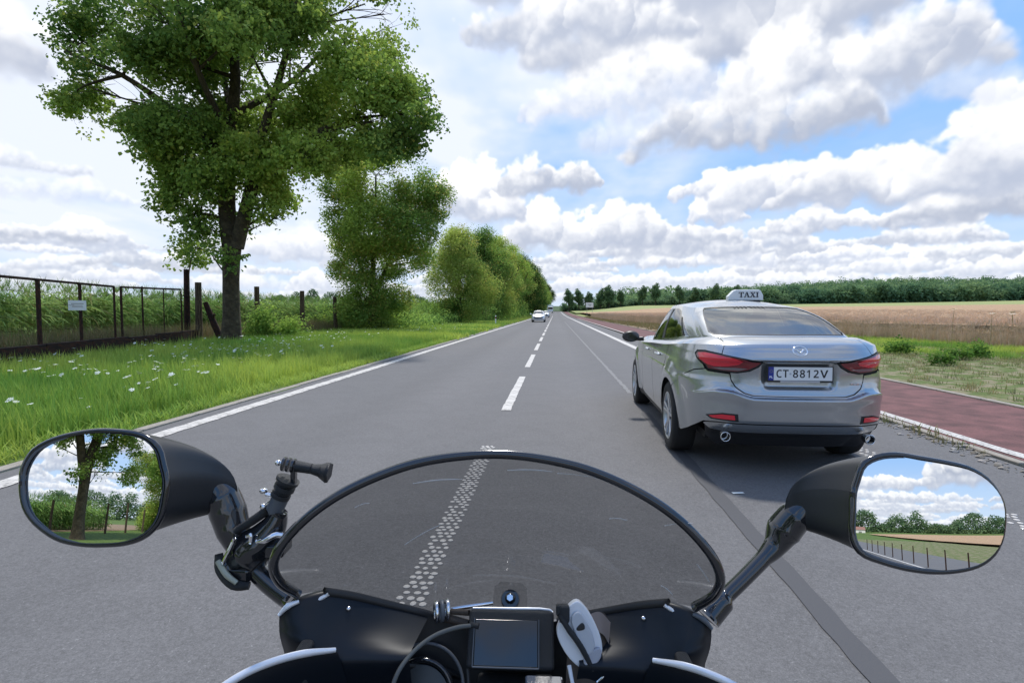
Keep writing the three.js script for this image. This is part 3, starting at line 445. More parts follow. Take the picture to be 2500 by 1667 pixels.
// woods far off, leaf colours paled to stand for haze
const hillY = (x, z) => { const d = -z - 300; return T(x, z) + (d > 0 ? 19 * sstep(0, 330, d) * sstep(10, 330, x - 40 + d * .1) : 0); };
{ const g = new THREE.PlaneGeometry(1, 1, 60, 40), p = g.attributes.position; for (let i = 0; i < p.count; i++) { const x = lerp(-40, 1300, p.getX(i) + .5), z = lerp(-300, -800, p.getY(i) + .5); p.setXYZ(i, x, hillY(x, z) + .2, z); } g.computeVertexNormals(); setting('hill', g, std(C(.05, .09, .03), 1)); }
const farTone = (r) => vary(mix3([.11, .20, .11], [.21, .30, .14], r()), r, .2);
scatter('forest', sprigFar, leafMat, 26000, 56, (k, r) => { const far = r() < .6, x = far ? lerp(40, 900, Math.pow(r(), 1.1)) : lerp(70, 640, Math.pow(r(), 1.2)), z = far ? -310 - r() * 330 : -296 - r() * 16, n = Math.abs(vn(x * .12, z * .12)), h = 5 + 6 * n; return [x, hillY(x, z) + h * Math.pow(r(), .6), z, 1.6 + 1.6 * r(), vary(mix3([.11, .21, .11], [.25, .36, .16], clamp(.5 + vn(x * .07 + 5, z * .07) * .8 + (r() - .5) * .4, 0, 1)), r, .18)]; });
tag(scene.getObjectByName('forest'), 'dark green wooded hill on the right horizon beyond the fields', 'forest');
scatter('forest', sprigFar, leafMat, 7000, 57, (k, r) => { const x = lerp(4, 120, r()), z = -292 - r() * 14, n = Math.abs(vn(x * .22, 4)), h = 1.6 + 3.6 * n; return [x, T(x, z) + h * Math.pow(r(), .7), z, 1 + r(), farTone(r)]; });
tag(scene.getObjectByName('forest_001'), 'lower dark wood behind the pale field, left of the wooded hill', 'forest');
const farTree = genericTree('far_tree', [7, T(7, -286), -286], 'tall loose tree standing out of the far wood behind the white sign', 'tall trees in the far wood', 601, 12, 6.5, { low: .3, n: 9, count: 420, geos: [sprigFar], size: .95, c0: [.10, .19, .10], c1: [.20, .29, .13], c2: [.20, .29, .13], twigs: 0 });
[[12, 1], [17, .85], [23, .95], [27, 1.05], [33, .8], [44, .9], [50, 1], [62, .9], [70, .8], [79, .95], [90, .9]].forEach(([x, s], k) => copy(farTree, [x, T(x, -288), -288 - k % 3], k * 1.7, s, ORD[k + 1] + ' from the left of the tall trees standing out of the far wood', 'tall trees in the far wood'));
farTree.userData.label = 'first from the left of the tall trees standing out of the far wood';
// a line of trees far behind the maize, and woods behind the camera that the right mirror shows
scatter('tree_line', sprigFar, leafMat, 5200, 58, (k, r) => { const x = lerp(-330, -30, r()), z = -300 + (x + 30) * .25, n = Math.pow(Math.abs(vn(x * .09, 7)), .7), h = 3 + 10 * n; return [x, T(x, z) + h * Math.pow(r(), .8), z, 1 + r() * .9, farTone(r)]; });
tag(scene.getObjectByName('tree_line'), 'thin line of distant trees above the maize on the left', 'trees');
scatter('tree_line', sprigFar, leafMat, 7000, 59, (k, r) => { const x = lerp(-140, 260, r()), z = 190 + x * .12 + r() * 10, n = Math.pow(Math.abs(vn(x * .11, 17)), .7), h = 5 + 10 * n; if (Math.abs(x + 2) < 8) return null; return [x, h * Math.pow(r(), .8), z, 1.2 + r() * 1.3, farTone(r)]; });
tag(scene.getObjectByName('tree_line_001'), 'wood far behind the rider, seen only in the right mirror', 'trees');

// ---------- field gate, fence posts, signs ----------
const rustTex = tex(256, 256, (u, v) => { const a = fbm(u * 16, v * 16, 4, 16), b = vn(u * 128, v * 128, 128); return mix3([.16, .12, .10], [.36, .22, .14], clamp(.4 + a * 1.2 + .25 * b, 0, 1)); });
M.rust = std(C(.85, .78, .72), .85, { map: rustTex, metalness: .2 });
M.rustDark = std(C(.55, .45, .41), .95, { map: rustTex });
const woodTex = tex(256, 256, (u, v) => { const a = fbm(u * 24, v * 3, 4, 8), b = vn(u * 120, v * 12, 120); return mix3([.22, .18, .14], [.46, .41, .34], clamp(.45 + a + .3 * b, 0, 1)); });
M.wood = std(C(.85, .78, .68), .95, { map: woodTex });
M.whitePlate = std(C(.78, .79, .76), .5);
const gateLeaf = (label, pts, rails) => {   // pts along the ground, first to last; uprights at all of them
  const base = pts[0], t = thing('field_gate', [base[0], 0, base[1]], label, 'gate'), L = pts.map((p) => [p[0] - base[0], p[1] - base[1], p[2] ?? .035, p[3] ?? 2.2]);
  const a = L[0], b = L[L.length - 1];
  part('top_rail', rod([a[0], 2.2, a[1]], [b[0], rails, b[1]], .035), M.rust, t);
  part('bottom_rail', rod([a[0], .14, a[1]], [b[0], .14, b[1]], .03), M.rust, t);
  L.forEach((p) => part('upright', rod([p[0], .06, p[1]], [p[0], p[3], p[1]], p[2]), M.rust, t));
  const w = []; for (const y of [.5, .85, 1.2, 1.55, 1.88]) w.push(rod([a[0], y, a[1]], [b[0], y - .02, b[1]], .004, 4)); part('wire', merge(w), M.rust, t);
  return t;
};
gateLeaf('long rusty left leaf of the field gate with a white plate on it', [[-12.6, -10.2, .05], [-13.73, -14.1, .055], [-14.41, -16.2, .045], [-15.12, -18.4, .035]], 2.2);
gateLeaf('shorter rusty right leaf of the field gate beside the tall post', [[-15.15, -18.75, .04], [-15.21, -19.85, .03, 2.27], [-15.29, -21.1, .02], [-15.36, -22.25, .03]], 2.25);
{ const s = thing('gate_plate', [-14.33, 1.42, -16.0], 'small white plate with rounded corners hung on the left gate leaf', 'sign', null, 1.86 - Math.PI / 2 + .95); part('plate', box(.5, .3, .012, 0, .11, 0, .006), M.whitePlate, s); for (const hx of [-.2, .2]) part('hook', rod([hx, .26, 0], [hx, .42, -.02], .006, 5), M.rust, s); part('print', merge([box(.34, .03, .003, 0, .16, .007), box(.28, .02, .003, 0, .1, .007), box(.3, .02, .003, 0, .06, .007)]), std(C(.45, .42, .38), .7), s); }
const post = (name, pos, h, r0, label, mat = M.wood, lean = [0, 0], group = null) => { const t = thing(name, pos, label, 'post', group); part('post_body', tube([[0, -.2, 0, r0 * 1.06], [lean[0] * .5, h * .5, lean[1] * .5, r0], [lean[0], h, lean[1], r0 * .94]], 10, 3), mat, t); return t; };
{ const t = post('gate_post', [-15.38, 0, -22.6], 3.1, .115, 'tall dark gate post with a broken branch tied to its top', M.rustDark, [.05, 0]); part('branch', tube([[.12, 2.2, .02, .03], [.16, 2.9, .02, .03], [.26, 3.55, 0, .015]], 6, 3), M.wood, t); for (const hy of [2, .4]) part('hinge', box(.2, .05, .08, .05, hy, .1, .01), M.rust, t); }
post('fence_post', [-14.76, 0, -22.45], 2.55, .13, 'thick weathered wooden post between the gate and the maple trunk', M.wood, [.02, 0]);
post('fence_post', [-15.25, 0, -28], 2.62, .13, 'wooden post with a flat top just right of the maple trunk', M.wood, [0, 0]);
post('fence_post', [-15.18, 0, -33], 2.58, .14, 'wooden post covered by the maize, halfway from maple to round tree', M.wood, [.03, 0]);
post('fence_post', [-14.3, 0, -36], 2.3, .13, 'wooden post at the left foot of the round yellow-green tree', M.wood, [-.04, 0]);
post('fence_post', [-13.05, 0, -50], 3.2, .13, 'pale thin post in the gap between the round tree and the olive trees', M.wood, [.02, 0]);
for (let k = 0; k < 9; k++) post('fence_post', [-14.6 + k * .06, 0, 5 + k * 3.2], 2.2 + .3 * vn(k * 3.1, 2), .085, 'wooden fence post reflected in the left mirror', M.wood, [.05 * vn(k, 5), 0], 'fence posts behind the rider');
for (let k = 0; k < 14; k++) post('path_post', [4.62, 0, 2.6 + k * 1.6], .7, .022, 'thin dark post beside the road reflected in the right mirror', M.rustDark, [0, 0], 'thin posts behind the rider');
{ const t = thing('fallen_log', [-13.95, .1, -22.6], 'dark log leaning from the maple foot towards the gate post', 'log'); part('log_body', tube([[.15, -.15, 0, .14], [-.25, .75, 0, .13], [-.6, 1.62, 0, .1]], 9, 3), M.rustDark, t); part('stub', rod([-.3, .85, 0], [-.15, 1.15, .1], .04, 6), M.rustDark, t); }
{ const a = [-12.35, -9.6], b = [-15.2, -22.9], n = 7, w = thing('low_wall', [a[0], 0, a[1]], 'low dark rusty-brown wall along the foot of the field gate', 'wall'); const r = rng(12);
  for (let k = 0; k < n; k++) { const x0 = lerp(a[0], b[0], k / n) - a[0], z0 = lerp(a[1], b[1], k / n) - a[1], x1 = lerp(a[0], b[0], (k + 1) / n) - a[0], z1 = lerp(a[1], b[1], (k + 1) / n) - a[1], len = Math.hypot(x1 - x0, z1 - z0); part('wall_slab', box(.12, .6 + r() * .06 + (k > 4 ? .1 : 0), len - .02, 0, .22, 0, .015).rotateY(Math.atan2(x1 - x0, z1 - z0)).translate((x0 + x1) / 2 + .32, 0, (z0 + z1) / 2 + .1), M.rustDark, w); } }
// white marker posts and the place-name board
const marker = (pos, label) => { const t = thing('marker_post', pos, label, 'post'); part('post_body', box(.12, 1.0, .1, 0, .45, 0, .03), M.whitePlate, t); part('band', box(.125, .2, .104, 0, .72, 0, .01), std(C(.03, .03, .03), .6), t); part('reflector', box(.06, .12, .112, 0, .72, 0, .004), phys(C(.55, .04, .03), .3, { clearcoat: 1 }), t); return t; };
marker([-5.93, 0, -56.4], 'white roadside marker post on the left verge before the olive trees');
{ const t = thing('marker_post', [10.94, T(10.94, -150), -150], 'white round-topped marker in the pale meadow right of the road', 'post'); part('post_body', tube([[0, 0, 0, .1], [0, .55, 0, .1]], 10, 1), M.whitePlate, t); part('cap', new THREE.SphereGeometry(.34, 14, 8, 0, 6.3, 0, Math.PI / 2).scale(1, .9, 1).translate(0, .42, 0), M.whitePlate, t); }
{ const x = 9.05, z = -150, y = T(x, z), t = thing('place_board', [x, y, z], 'white place-name board on two posts, far off right of the road', 'sign'); part('board', box(2.0, 1.3, .06, 0, 3.0, 0, .02), M.whitePlate, t); part('frame', merge([box(2.06, .05, .08, 0, 3.66, 0), box(2.06, .05, .08, 0, 2.34, 0), box(.05, 1.3, .08, -1.0, 3, 0), box(.05, 1.3, .08, 1.0, 3, 0)]), std(C(.12, .12, .12), .6), t); for (const s of [-.7, .7]) part('leg', rod([s, -.2, -.08], [s, 3.5, -.08], .045), std(C(.3, .31, .32), .5, { metalness: .6 }), t); part('lettering', merge([box(1.0, .16, .01, 0, 3.12, .035), box(.5, .1, .01, .1, 2.82, .035)]), std(C(.16, .16, .17), .7), t); }
{ const t = thing('paper_scrap', [1.36, .004, -4.25], 'small white scrap lying on the asphalt behind the taxi', 'litter'); part('scrap', box(.085, .004, .03, 0, .002, 0, .001).rotateY(.15), M.whitePlate, t); part('fold', box(.04, .006, .012, .02, .004, .004, .001), M.whitePlate, t); }
// barns far behind, seen in the right mirror
[[30, 182, 8, 'white gabled barn far behind the rider, left one in the right mirror'], [118, 196, 10, 'long white barn far behind the rider, right one in the right mirror']].forEach(([x, z, w, label]) => { const b = thing('barn', [x, 0, z], label, 'barn'); b.scale.setScalar(.6); part('wall', box(w, 4, 7, 0, 2, 0), std(C(.7, .7, .66), .8), b); const s = new THREE.Shape([new THREE.Vector2(-3.9, 0), new THREE.Vector2(3.9, 0), new THREE.Vector2(0, 2.6)]); part('roof', new THREE.ExtrudeGeometry(s, { depth: w + .6, bevelEnabled: false }).rotateY(Math.PI / 2).translate(-w / 2 - .3, 4.01, 0), std(C(.25, .13, .1), .8), b); part('door', box(2.4, 2.8, .1, 0, 1.4, -3.53), std(C(.2, .22, .2), .7), b); });
setting('verge_far_side', sheet(-17, -4.6, 60, 140, 6, 10, -.012, 3), M.turf);

// ---------- cars ----------
// patch: clips a polygon in (u, v) to a grid and lifts every piece onto the surface F(u, v)
function clipCell(poly, x0, x1, y0, y1) {
  let p = poly;
  for (const [ax, lim, sg] of [[0, x0, 1], [0, x1, -1], [1, y0, 1], [1, y1, -1]]) {
    const q = []; for (let i = 0; i < p.length; i++) { const a = p[i], b = p[(i + 1) % p.length], da = (a[ax] - lim) * sg, db = (b[ax] - lim) * sg; if (da >= 0) q.push(a); if ((da > 0 && db < 0) || (da < 0 && db > 0)) { const t = da / (da - db); q.push([a[0] + (b[0] - a[0]) * t, a[1] + (b[1] - a[1]) * t]); } }
    p = q; if (p.length < 3) return null;
  }
  return p;
}
function patch(F, poly, du, dv, off = 0, out = null, uvf = null) {
  const xs = poly.map((p) => p[0]), ys = poly.map((p) => p[1]), pos = [], nor = [], uv = [], idx = [], seen = new Map();
  const P = (u, v) => F(u, v), e = 1e-3;
  const norm = (u, v) => { const a = P(u + e, v), b = P(u - e, v), c = P(u, v + e), d = P(u, v - e); const n = a.sub(b).cross(c.sub(d)).normalize(), p = P(u, v); if (out) { const o = out(p); if (n.dot(o) < 0) n.negate(); } return [p, n]; };
  const vert = (q) => { const k = Math.round(q[0] * 2e4) + ',' + Math.round(q[1] * 2e4); if (seen.has(k)) return seen.get(k); const [p, n] = norm(q[0], q[1]); p.addScaledVector(n, off); const i = pos.length / 3; pos.push(p.x, p.y, p.z); nor.push(n.x, n.y, n.z); const t = uvf ? uvf(q) : q; uv.push(t[0], t[1]); seen.set(k, i); return i; };
  const x0 = Math.min(...xs), x1 = Math.max(...xs), y0 = Math.min(...ys), y1 = Math.max(...ys), nx = Math.max(1, Math.ceil((x1 - x0) / du)), ny = Math.max(1, Math.ceil((y1 - y0) / dv));
  for (let i = 0; i < nx; i++) for (let j = 0; j < ny; j++) {
    const c = clipCell(poly, x0 + (x1 - x0) * i / nx, x0 + (x1 - x0) * (i + 1) / nx, y0 + (y1 - y0) * j / ny, y0 + (y1 - y0) * (j + 1) / ny); if (!c) continue;
    const ids = c.map(vert), tris = c.length === 4 ? [[0, 1, 2], [0, 2, 3]] : THREE.ShapeUtils.triangulateShape(c.map((p) => new THREE.Vector2(...p)), []);
    for (const t of tris) { const [a, b, d] = t.map((k) => ids[k]); if (a === b || b === d || a === d) continue; const A = V(...pos.slice(a * 3, a * 3 + 3)), B = V(...pos.slice(b * 3, b * 3 + 3)), D = V(...pos.slice(d * 3, d * 3 + 3)), n = B.clone().sub(A).cross(D.clone().sub(A)); const N = V(nor[a * 3], nor[a * 3 + 1], nor[a * 3 + 2]); n.dot(N) >= 0 ? idx.push(a, b, d) : idx.push(a, d, b); }
  }
  const g = new THREE.BufferGeometry(); g.setAttribute('position', new THREE.Float32BufferAttribute(pos, 3)); g.setAttribute('normal', new THREE.Float32BufferAttribute(nor, 3)); g.setAttribute('uv', new THREE.Float32BufferAttribute(uv, 2)); g.setIndex(idx); return g;
}
function mirrorX(g) { const c = g.clone(), p = c.attributes.position, n = c.attributes.normal; for (let i = 0; i < p.count; i++) { p.setX(i, -p.getX(i)); n.setX(i, -n.getX(i)); } if (c.index) { const a = c.index.array; for (let i = 0; i < a.length; i += 3) { const t = a[i]; a[i] = a[i + 1]; a[i + 1] = t; } } else { for (const k of Object.keys(c.attributes)) { const A = c.attributes[k], s = A.itemSize; for (let i = 0; i < A.count; i += 3) for (let q = 0; q < s; q++) { const t = A.array[i * s + q]; A.array[i * s + q] = A.array[(i + 1) * s + q]; A.array[(i + 1) * s + q] = t; } } } return c; }
const cr = (a, b, c, d, t) => .5 * (2 * b + (c - a) * t + (2 * a - 5 * b + 4 * c - d) * t * t + (3 * b - a - 3 * c + d) * t * t * t);
function interp(tab, x) { if (x <= tab[0][0]) return tab[0][1]; for (let i = 1; i < tab.length; i++) if (x <= tab[i][0]) { const a = tab[i - 1], b = tab[i], p = tab[i - 2] ?? a, q = tab[i + 1] ?? b, h = b[0] - a[0], m0 = (b[1] - p[1]) / (b[0] - p[0] || 1), m1 = (q[1] - a[1]) / (q[0] - a[0] || 1), t = (x - a[0]) / h; return (2 * t ** 3 - 3 * t * t + 1) * a[1] + (t ** 3 - 2 * t * t + t) * h * m0 * .7 + (-2 * t ** 3 + 3 * t * t) * b[1] + (t ** 3 - t * t) * h * m1 * .7; } return tab[tab.length - 1][1]; }
// half car, from the middle of the rear round to the middle of the front: lower body, base of the glasshouse, edge of the roof
const ROWS = [
  [0, 1.03, 1.085, 0, .60, 1.135, 0, -.42, 1.405], [.30, 1.018, 1.085, .30, .59, 1.135, .24, -.41, 1.402], [.52, .965, 1.082, .50, .555, 1.13, .40, -.39, 1.394], [.68, .84, 1.078, .595, .46, 1.125, .475, -.37, 1.386],
  [.775, .65, 1.07, .64, .30, 1.11, .508, -.45, 1.388], [.825, .38, 1.06, .668, .10, 1.09, .53, -.60, 1.396], [.85, 0, 1.035, .69, -.15, 1.07, .546, -.76, 1.406], [.858, -.5, 1.005, .71, -.5, 1.045, .556, -.92, 1.414],
  [.86, -1.2, .98, .725, -1.2, 1.005, .565, -1.22, 1.422], [.858, -1.9, .95, .72, -1.9, .97, .555, -1.5, 1.416], [.853, -2.4, .93, .69, -2.25, .962, .53, -1.64, 1.40], [.83, -2.9, .90, .58, -2.50, .985, .46, -1.70, 1.398], [.77, -3.35, .85, .40, -2.62, 1.0, .33, -1.74, 1.402], [.58, -3.65, .77, .2, -2.66, 1.0, .16, -1.76, 1.406], [0, -3.79, .70, 0, -2.68, 1.0, 0, -1.77, 1.41]];
const NR = ROWS.length - 1;
function row(i) { if (i < 0) { const r = ROWS[-i]; return r.map((v, k) => k % 3 === 0 ? -v : v); } if (i > NR) { const r = ROWS[2 * NR - i]; return r.map((v, k) => k % 3 === 0 ? -v : v); } return ROWS[i]; }
function rowAt(u) { const i = Math.min(Math.max(Math.floor(u), -1), NR), t = u - i, a = row(i - 1), b = row(i), c = row(i + 1), d = row(i + 2); return b.map((_, k) => cr(a[k], b[k], c[k], d[k], t)); }
const sideD = [[.16, .12], [.22, .06], [.30, .032], [.45, .016], [.60, .006], [.72, 0], [.77, .001], [.82, .010], [.9, .020], [1.0, .036], [1.1, .055]];
const rearD = [[.20, .26], [.30, .17], [.36, .09], [.40, .05], [.44, .026], [.48, .010], [.56, .002], [.62, -.008], [.645, -.010], [.654, -.004], [.664, .030], [.70, .048], [.76, .060], [.84, .064], [.91, .055], [.945, .042], [.958, .024], [.975, .026], [1.01, .045], [1.05, .072], [1.07, .088], [1.09, .11]];
const frontD = [[.18, .16], [.28, .06], [.42, 0], [.55, .01], [.68, .05], [.9, .12]];
function F(u, y) {   // lower body
  const r = rowAt(u), e = .01, a = rowAt(u + e), b = rowAt(u - e), tx = a[0] - b[0], tz = a[1] - b[1], l = Math.hypot(tx, tz) || 1, nx = -tz / l, nz = tx / l;
  const wr = 1 - sstep(2.3, 4.2, u), wf = sstep(10.8, 12.8, u), x = Math.abs(r[0]);
  const yc = y - (.05 * sstep(.34, .56, x) - .045 * sstep(.62, .8, x)) * sstep(.5, .62, y) * sstep(.85, .72, y);
  let d = interp(sideD, y) * (1 - wr) * (1 - wf) + interp(rearD, yc) * wr + interp(frontD, y) * wf;
  if (wr > 0) d += wr * .028 * sstep(.315, .255, x + Math.max(0, .80 - y) * .35) * sstep(.715, .75, y) * sstep(.957, .935, y);   // recess for the plate
  for (const za of [0, -2.83]) { const q = Math.hypot(r[1] - za, y - .335); if (u > 3 && u < 12) d -= .024 * sstep(.56, .40, q) * sstep(.30, .37, q); }
  const sg = nx * r[0] + nz * (r[1] + 1.3) >= 0 ? 1 : -1;
  return V(r[0] - sg * nx * d, y, r[1] - sg * nz * d);
}
function Ring(u, t) {   // shoulder, boot lid top and bonnet
  const r = rowAt(u), y = r[2], p = F(u, y), bulge = Math.sin(t * Math.PI) * (u < 2.6 ? .012 : u > 11 ? .05 : .018);
  return V(lerp(p.x, r[3], t), lerp(y, r[5], Math.pow(Math.max(t, 0), u < 3 ? .75 : .85)) + bulge, lerp(p.z, r[4], t));
}
function G(u, h) {   // glasshouse
  const r = rowAt(u), out = Math.sin(h * Math.PI) * .028, l = Math.hypot(r[3], r[4] + 1.2) || 1, e = Math.pow(Math.max(h, 0), .94);
  return V(lerp(r[3], r[6], e) + out * r[3] / .72, lerp(r[5], r[8], h) + (u < 4 || u > 11 ? out * 1.1 : 0), lerp(r[4], r[7], e));
}
function Roof(u, t) { const r = rowAt(u), zc = clamp(r[7], -1.55, -.62); return V(r[6] * (1 - t), r[8] + .062 * Math.sin(t * Math.PI / 2) * (1 - .4 * sstep(-.9, -.35, r[7]) * (1 - t)), lerp(r[7], zc, t)); }
const outLow = (p) => V(p.x, (p.y - .6) * .6, p.z + 1.3 - clamp(p.z + 1.3, -1.9, 1.9));
const outUp = (p) => V(p.x * .6, 1, 0), outG = (p) => V(p.x, .35, p.z + 1.1 - clamp(p.z + 1.1, -.55, .55));
const uOf = (k, val, a, b) => { let lo = a, hi = b; const f = (u) => rowAt(u)[k]; const up = f(hi) > f(lo); for (let i = 0; i < 40; i++) { const m = (lo + hi) / 2; (f(m) < val) === up ? lo = m : hi = m; } return lo; };
const ux = (x) => uOf(0, x, 0, 3.5), uz = (z) => uOf(1, z, 2.5, 12.9), yt = (u) => rowAt(u)[2];
const arc = (za, a0, a1, n = 14, R = .372) => Array.from({ length: n + 1 }, (_, i) => { const a = lerp(a0, a1, i / n); return [uz(za + Math.cos(a) * R), .335 + Math.sin(a) * R]; });
const topEdge = (u0, u1, n = 12) => Array.from({ length: n + 1 }, (_, i) => { const u = lerp(u0, u1, i / n); return [u, yt(u)]; });
const both = (g) => merge([g, mirrorX(g)]);
const FP = (poly, off = 0, du = .12, dv = .02) => patch(F, poly, du, dv, off, outLow);
const silver = phys(C(.42, .44, .455), .27, { metalness: .8, clearcoat: 1, clearcoatRoughness: .04 });
const K = {
  dark: std(C(.012, .012, .013), .7), trim: std(C(.02, .02, .022), .45), chrome: std(C(.8, .81, .82), .12, { metalness: 1 }), glass: phys(C(.30, .42, .42), .02, { transmission: 1, thickness: 0, ior: 2.9 }), sideGlass: phys(C(.22, .26, .25), .03, { transmission: 1, thickness: 0, ior: 1.8 }),
  red: phys(C(.78, .012, .035), .12, { clearcoat: 1, clearcoatRoughness: .02 }), redDeep: phys(C(.20, .008, .014), .15, { clearcoat: 1 }), smoke: phys(C(.22, .17, .18), .08, { clearcoat: 1, metalness: .4 }), tyre: std(C(.018, .018, .019), .85), rim: std(C(.62, .63, .65), .28, { metalness: .85 }), seat: std(C(.04, .04, .043), .9), white: std(C(.8, .8, .78), .4),
};
const tyreGeo = new THREE.LatheGeometry([[.215, -.10], [.235, -.108], [.27, -.112], [.305, -.108], [.325, -.095], [.335, -.06], [.335, .06], [.325, .095], [.305, .108], [.27, .112], [.235, .108], [.215, .10]].map((p) => new THREE.Vector2(...p)), 40).rotateZ(Math.PI / 2);
function rimGeo() {   // outer face towards +x
  const g = [new THREE.LatheGeometry([[.232, .105], [.222, .108], [.214, .095], [.205, .03], [.20, -.1]].map((p) => new THREE.Vector2(...p)), 40).rotateZ(-Math.PI / 2), new THREE.CylinderGeometry(.055, .06, .03, 20).rotateZ(Math.PI / 2).translate(.082, 0, 0)];
  for (let k = 0; k < 10; k++) { const b = box(.024, .185, .026, 0, .125, 0, .006); const p = b.attributes.position; for (let i = 0; i < p.count; i++) p.setX(i, p.getX(i) + .078 + .018 * sstep(.05, .2, p.getY(i))); g.push(b.rotateX(Math.floor(k / 2) * 1.2566 + (k % 2 ? .17 : -.17))); }
  return merge(g);
}
const RIM = rimGeo(), DISC = new THREE.CylinderGeometry(.15, .15, .02, 24).rotateZ(Math.PI / 2).translate(.02, 0, 0);
const rc = (pts) => pts;
function sedan(name, pos, turn, label, group, paint) {
  const t = thing(name, pos, label, 'car', group, turn);
  const seamU = ux(.545), lampOutU = 3.72, U0 = 0;
  const lens = [[ux(.285), .942], [ux(.40), .963], [ux(.50), .980], [ux(.60), .998], [2.95, 1.012], [3.4, 1.022], [3.85, 1.018], [3.95, .995], [3.75, .955], [3.3, .905], [ux(.70), .872], [ux(.60), .858], [ux(.49), .853], [ux(.39), .872], [ux(.325), .905]];
  // rear bumper
  const bump = [[0, .452], [ux(.62), .448], [3.3, .435], [uz(.42), .285], ...arc(0, -.12, .98, 10).map(([u, y]) => [u, y]), [uz(.30), .70], [uz(.48), .79], [3.9, .85], [3.3, .868], [ux(.70), .852], [ux(.60), .842], [ux(.553), .838], [ux(.54), .79], [ux(.50), .735], [ux(.43), .69], [ux(.36), .672], [0, .668]];
  part('rear_bumper', both(FP(bump, 0, .06, .006)), paint, t);
  part('rear_valance', both(FP([[0, .365], [ux(.62), .36], [3.1, .37], [3.35, .415], [3.2, .424], [ux(.62), .436], [0, .440]], -.004)), paint, t);
  part('diffuser', both(FP([[0, .22], [3.2, .22], [3.5, .30], [3.3, .41], [3.1, .36], [ux(.62), .35], [0, .356]], -.012)), K.trim, t);
  // boot lid
  const lid = [[0, .674], [ux(.355), .678], [ux(.425), .697], [ux(.495), .742], [ux(.533), .795], [ux(.543), .85], [ux(.49), .848], [ux(.385), .866], [ux(.318), .902], [ux(.28), .945], [ux(.40), .968], [ux(.50), .985], [ux(.60), 1.003], [ux(.603), yt(ux(.603))], ...topEdge(ux(.603), 0, 8).slice(1)];
  part('boot_lid', merge([both(FP(lid, 0, .07, .012)), both(patch(Ring, [[0, 0], [ux(.60), 0], [ux(.60) - .05, .96], [0, .96]], .12, .06, 0, outUp))]), paint, t);
  part('boot_garnish', both(FP([[0, .945], [ux(.30), .948], [ux(.288), .958], [0, .962]], .004, .1, .004)), K.chrome, t);
  // quarter panels and shoulders
  const quarter = [[ux(.607), 1.006], [2.95, 1.018], [3.4, 1.028], [3.9, 1.024], [4.02, .995], [3.85, .955], [3.45, .905], [3.35, .876], [3.93, .858], [uz(.49), .798], [uz(.31), .708], ...arc(0, 1.02, Math.PI - .15, 16), [uz(-.44), .56], [uz(-.36), .72], [uz(-.27), .85], [uz(-.22), 1.0], [uz(-.22), yt(uz(-.22))], ...topEdge(uz(-.22), ux(.607), 20).slice(1)];
  part('rear_quarter', both(FP(quarter)), paint, t);
  { const g = patch(Ring, [[ux(.607), 0], [9.9, 0], [9.9, 1], [ux(.607), 1]], .2, .2, 0, outUp); part('shoulder', g, paint, t); part('shoulder', mirrorX(g), paint, t); }
  const door = (z0, z1, z0b) => [[uz(z0), .285], [uz(z0b ?? z0), yt(uz(z0b ?? z0))], ...topEdge(uz(z0b ?? z0), uz(z1), 10).slice(1), [uz(z1), .285]];
  const rearDoor = [[uz(-.455), .285], ...arc(0, Math.PI + .1, Math.PI - .13, 4).map(([u, y]) => [u + .01, y]), [uz(-.45), .57], [uz(-.37), .73], [uz(-.28), .86], [uz(-.23), 1.0], [uz(-.23), yt(uz(-.23))], ...topEdge(uz(-.23), uz(-1.08), 12).slice(1), [uz(-1.08), .285]];
  for (const s of [1, -1]) {
    const m = (g) => s > 0 ? g : mirrorX(g);
    const d1 = part('rear_door', m(FP(rearDoor)), paint, t), d2 = part('front_door', m(FP(door(-1.09, -2.02))), paint, t);
    for (const [d, z] of [[d1, -.62], [d2, -1.5]]) { const p = F(uz(z), .885); part('handle', tube([[s * p.x, p.y, p.z, .012], [s * (p.x + .03), p.y + .004, p.z - .03, .013], [s * (p.x + .03), p.y + .004, p.z - .17, .013], [s * p.x, p.y, p.z - .2, .012]], 8, 3), K.chrome, d); }
    part('front_wing', m(FP([[uz(-2.03), .285], [uz(-2.03), yt(uz(-2.03))], ...topEdge(uz(-2.03), 11.7, 12).slice(1), [11.9, .80], [11.88, .62], [11.66, .30], ...arc(-2.83, Math.PI + .05, -.13, 16)])), paint, t);
    part('sill', m(FP([[uz(-.40), .20], [uz(-.45), .28], [uz(-2.4), .28], [uz(-2.43), .20]], -.002)), K.trim, t);
    // door mirror
    const mg = part('door_mirror', merge([tube([[s * .83, .985, -2.06, .03], [s * .90, .985, -2.07, .026], [s * .95, .99, -2.08, .03]], 8, 3), new THREE.SphereGeometry(1, 18, 12).scale(.115, .075, .07).translate(s * 1.0, 1.015, -2.09)]), K.trim, t);
    part('mirror_glass', new THREE.CircleGeometry(1, 20).scale(.095, .06, 1).translate(s * 1.0, 1.015, -2.018), std(C(.10, .105, .11), .08, { metalness: 1 }), mg);
    part('mirror_cap', new THREE.SphereGeometry(1, 16, 8, 0, 6.3, 0, 1.25).rotateX(-1.2).scale(.118, .078, .075).translate(s * 1.0, 1.014, -2.092), name === 'taxi' ? K.trim : paint, mg);  // taxi cap coloured black to stand for the shade on it
    // lamps
    const l = part('tail_lamp', m(FP(lens.map(([u, y]) => [u, y]), .003, .08, .012)), K.trim, t);
    const inset = lens.map(([u, y], i) => { const cx = 2.35, cy = .935; return [u + (cx - u) * .06, y + (cy - y) * .14]; });
    part('red_lens', m(FP(inset, .008, .08, .012)), K.redDeep, l);
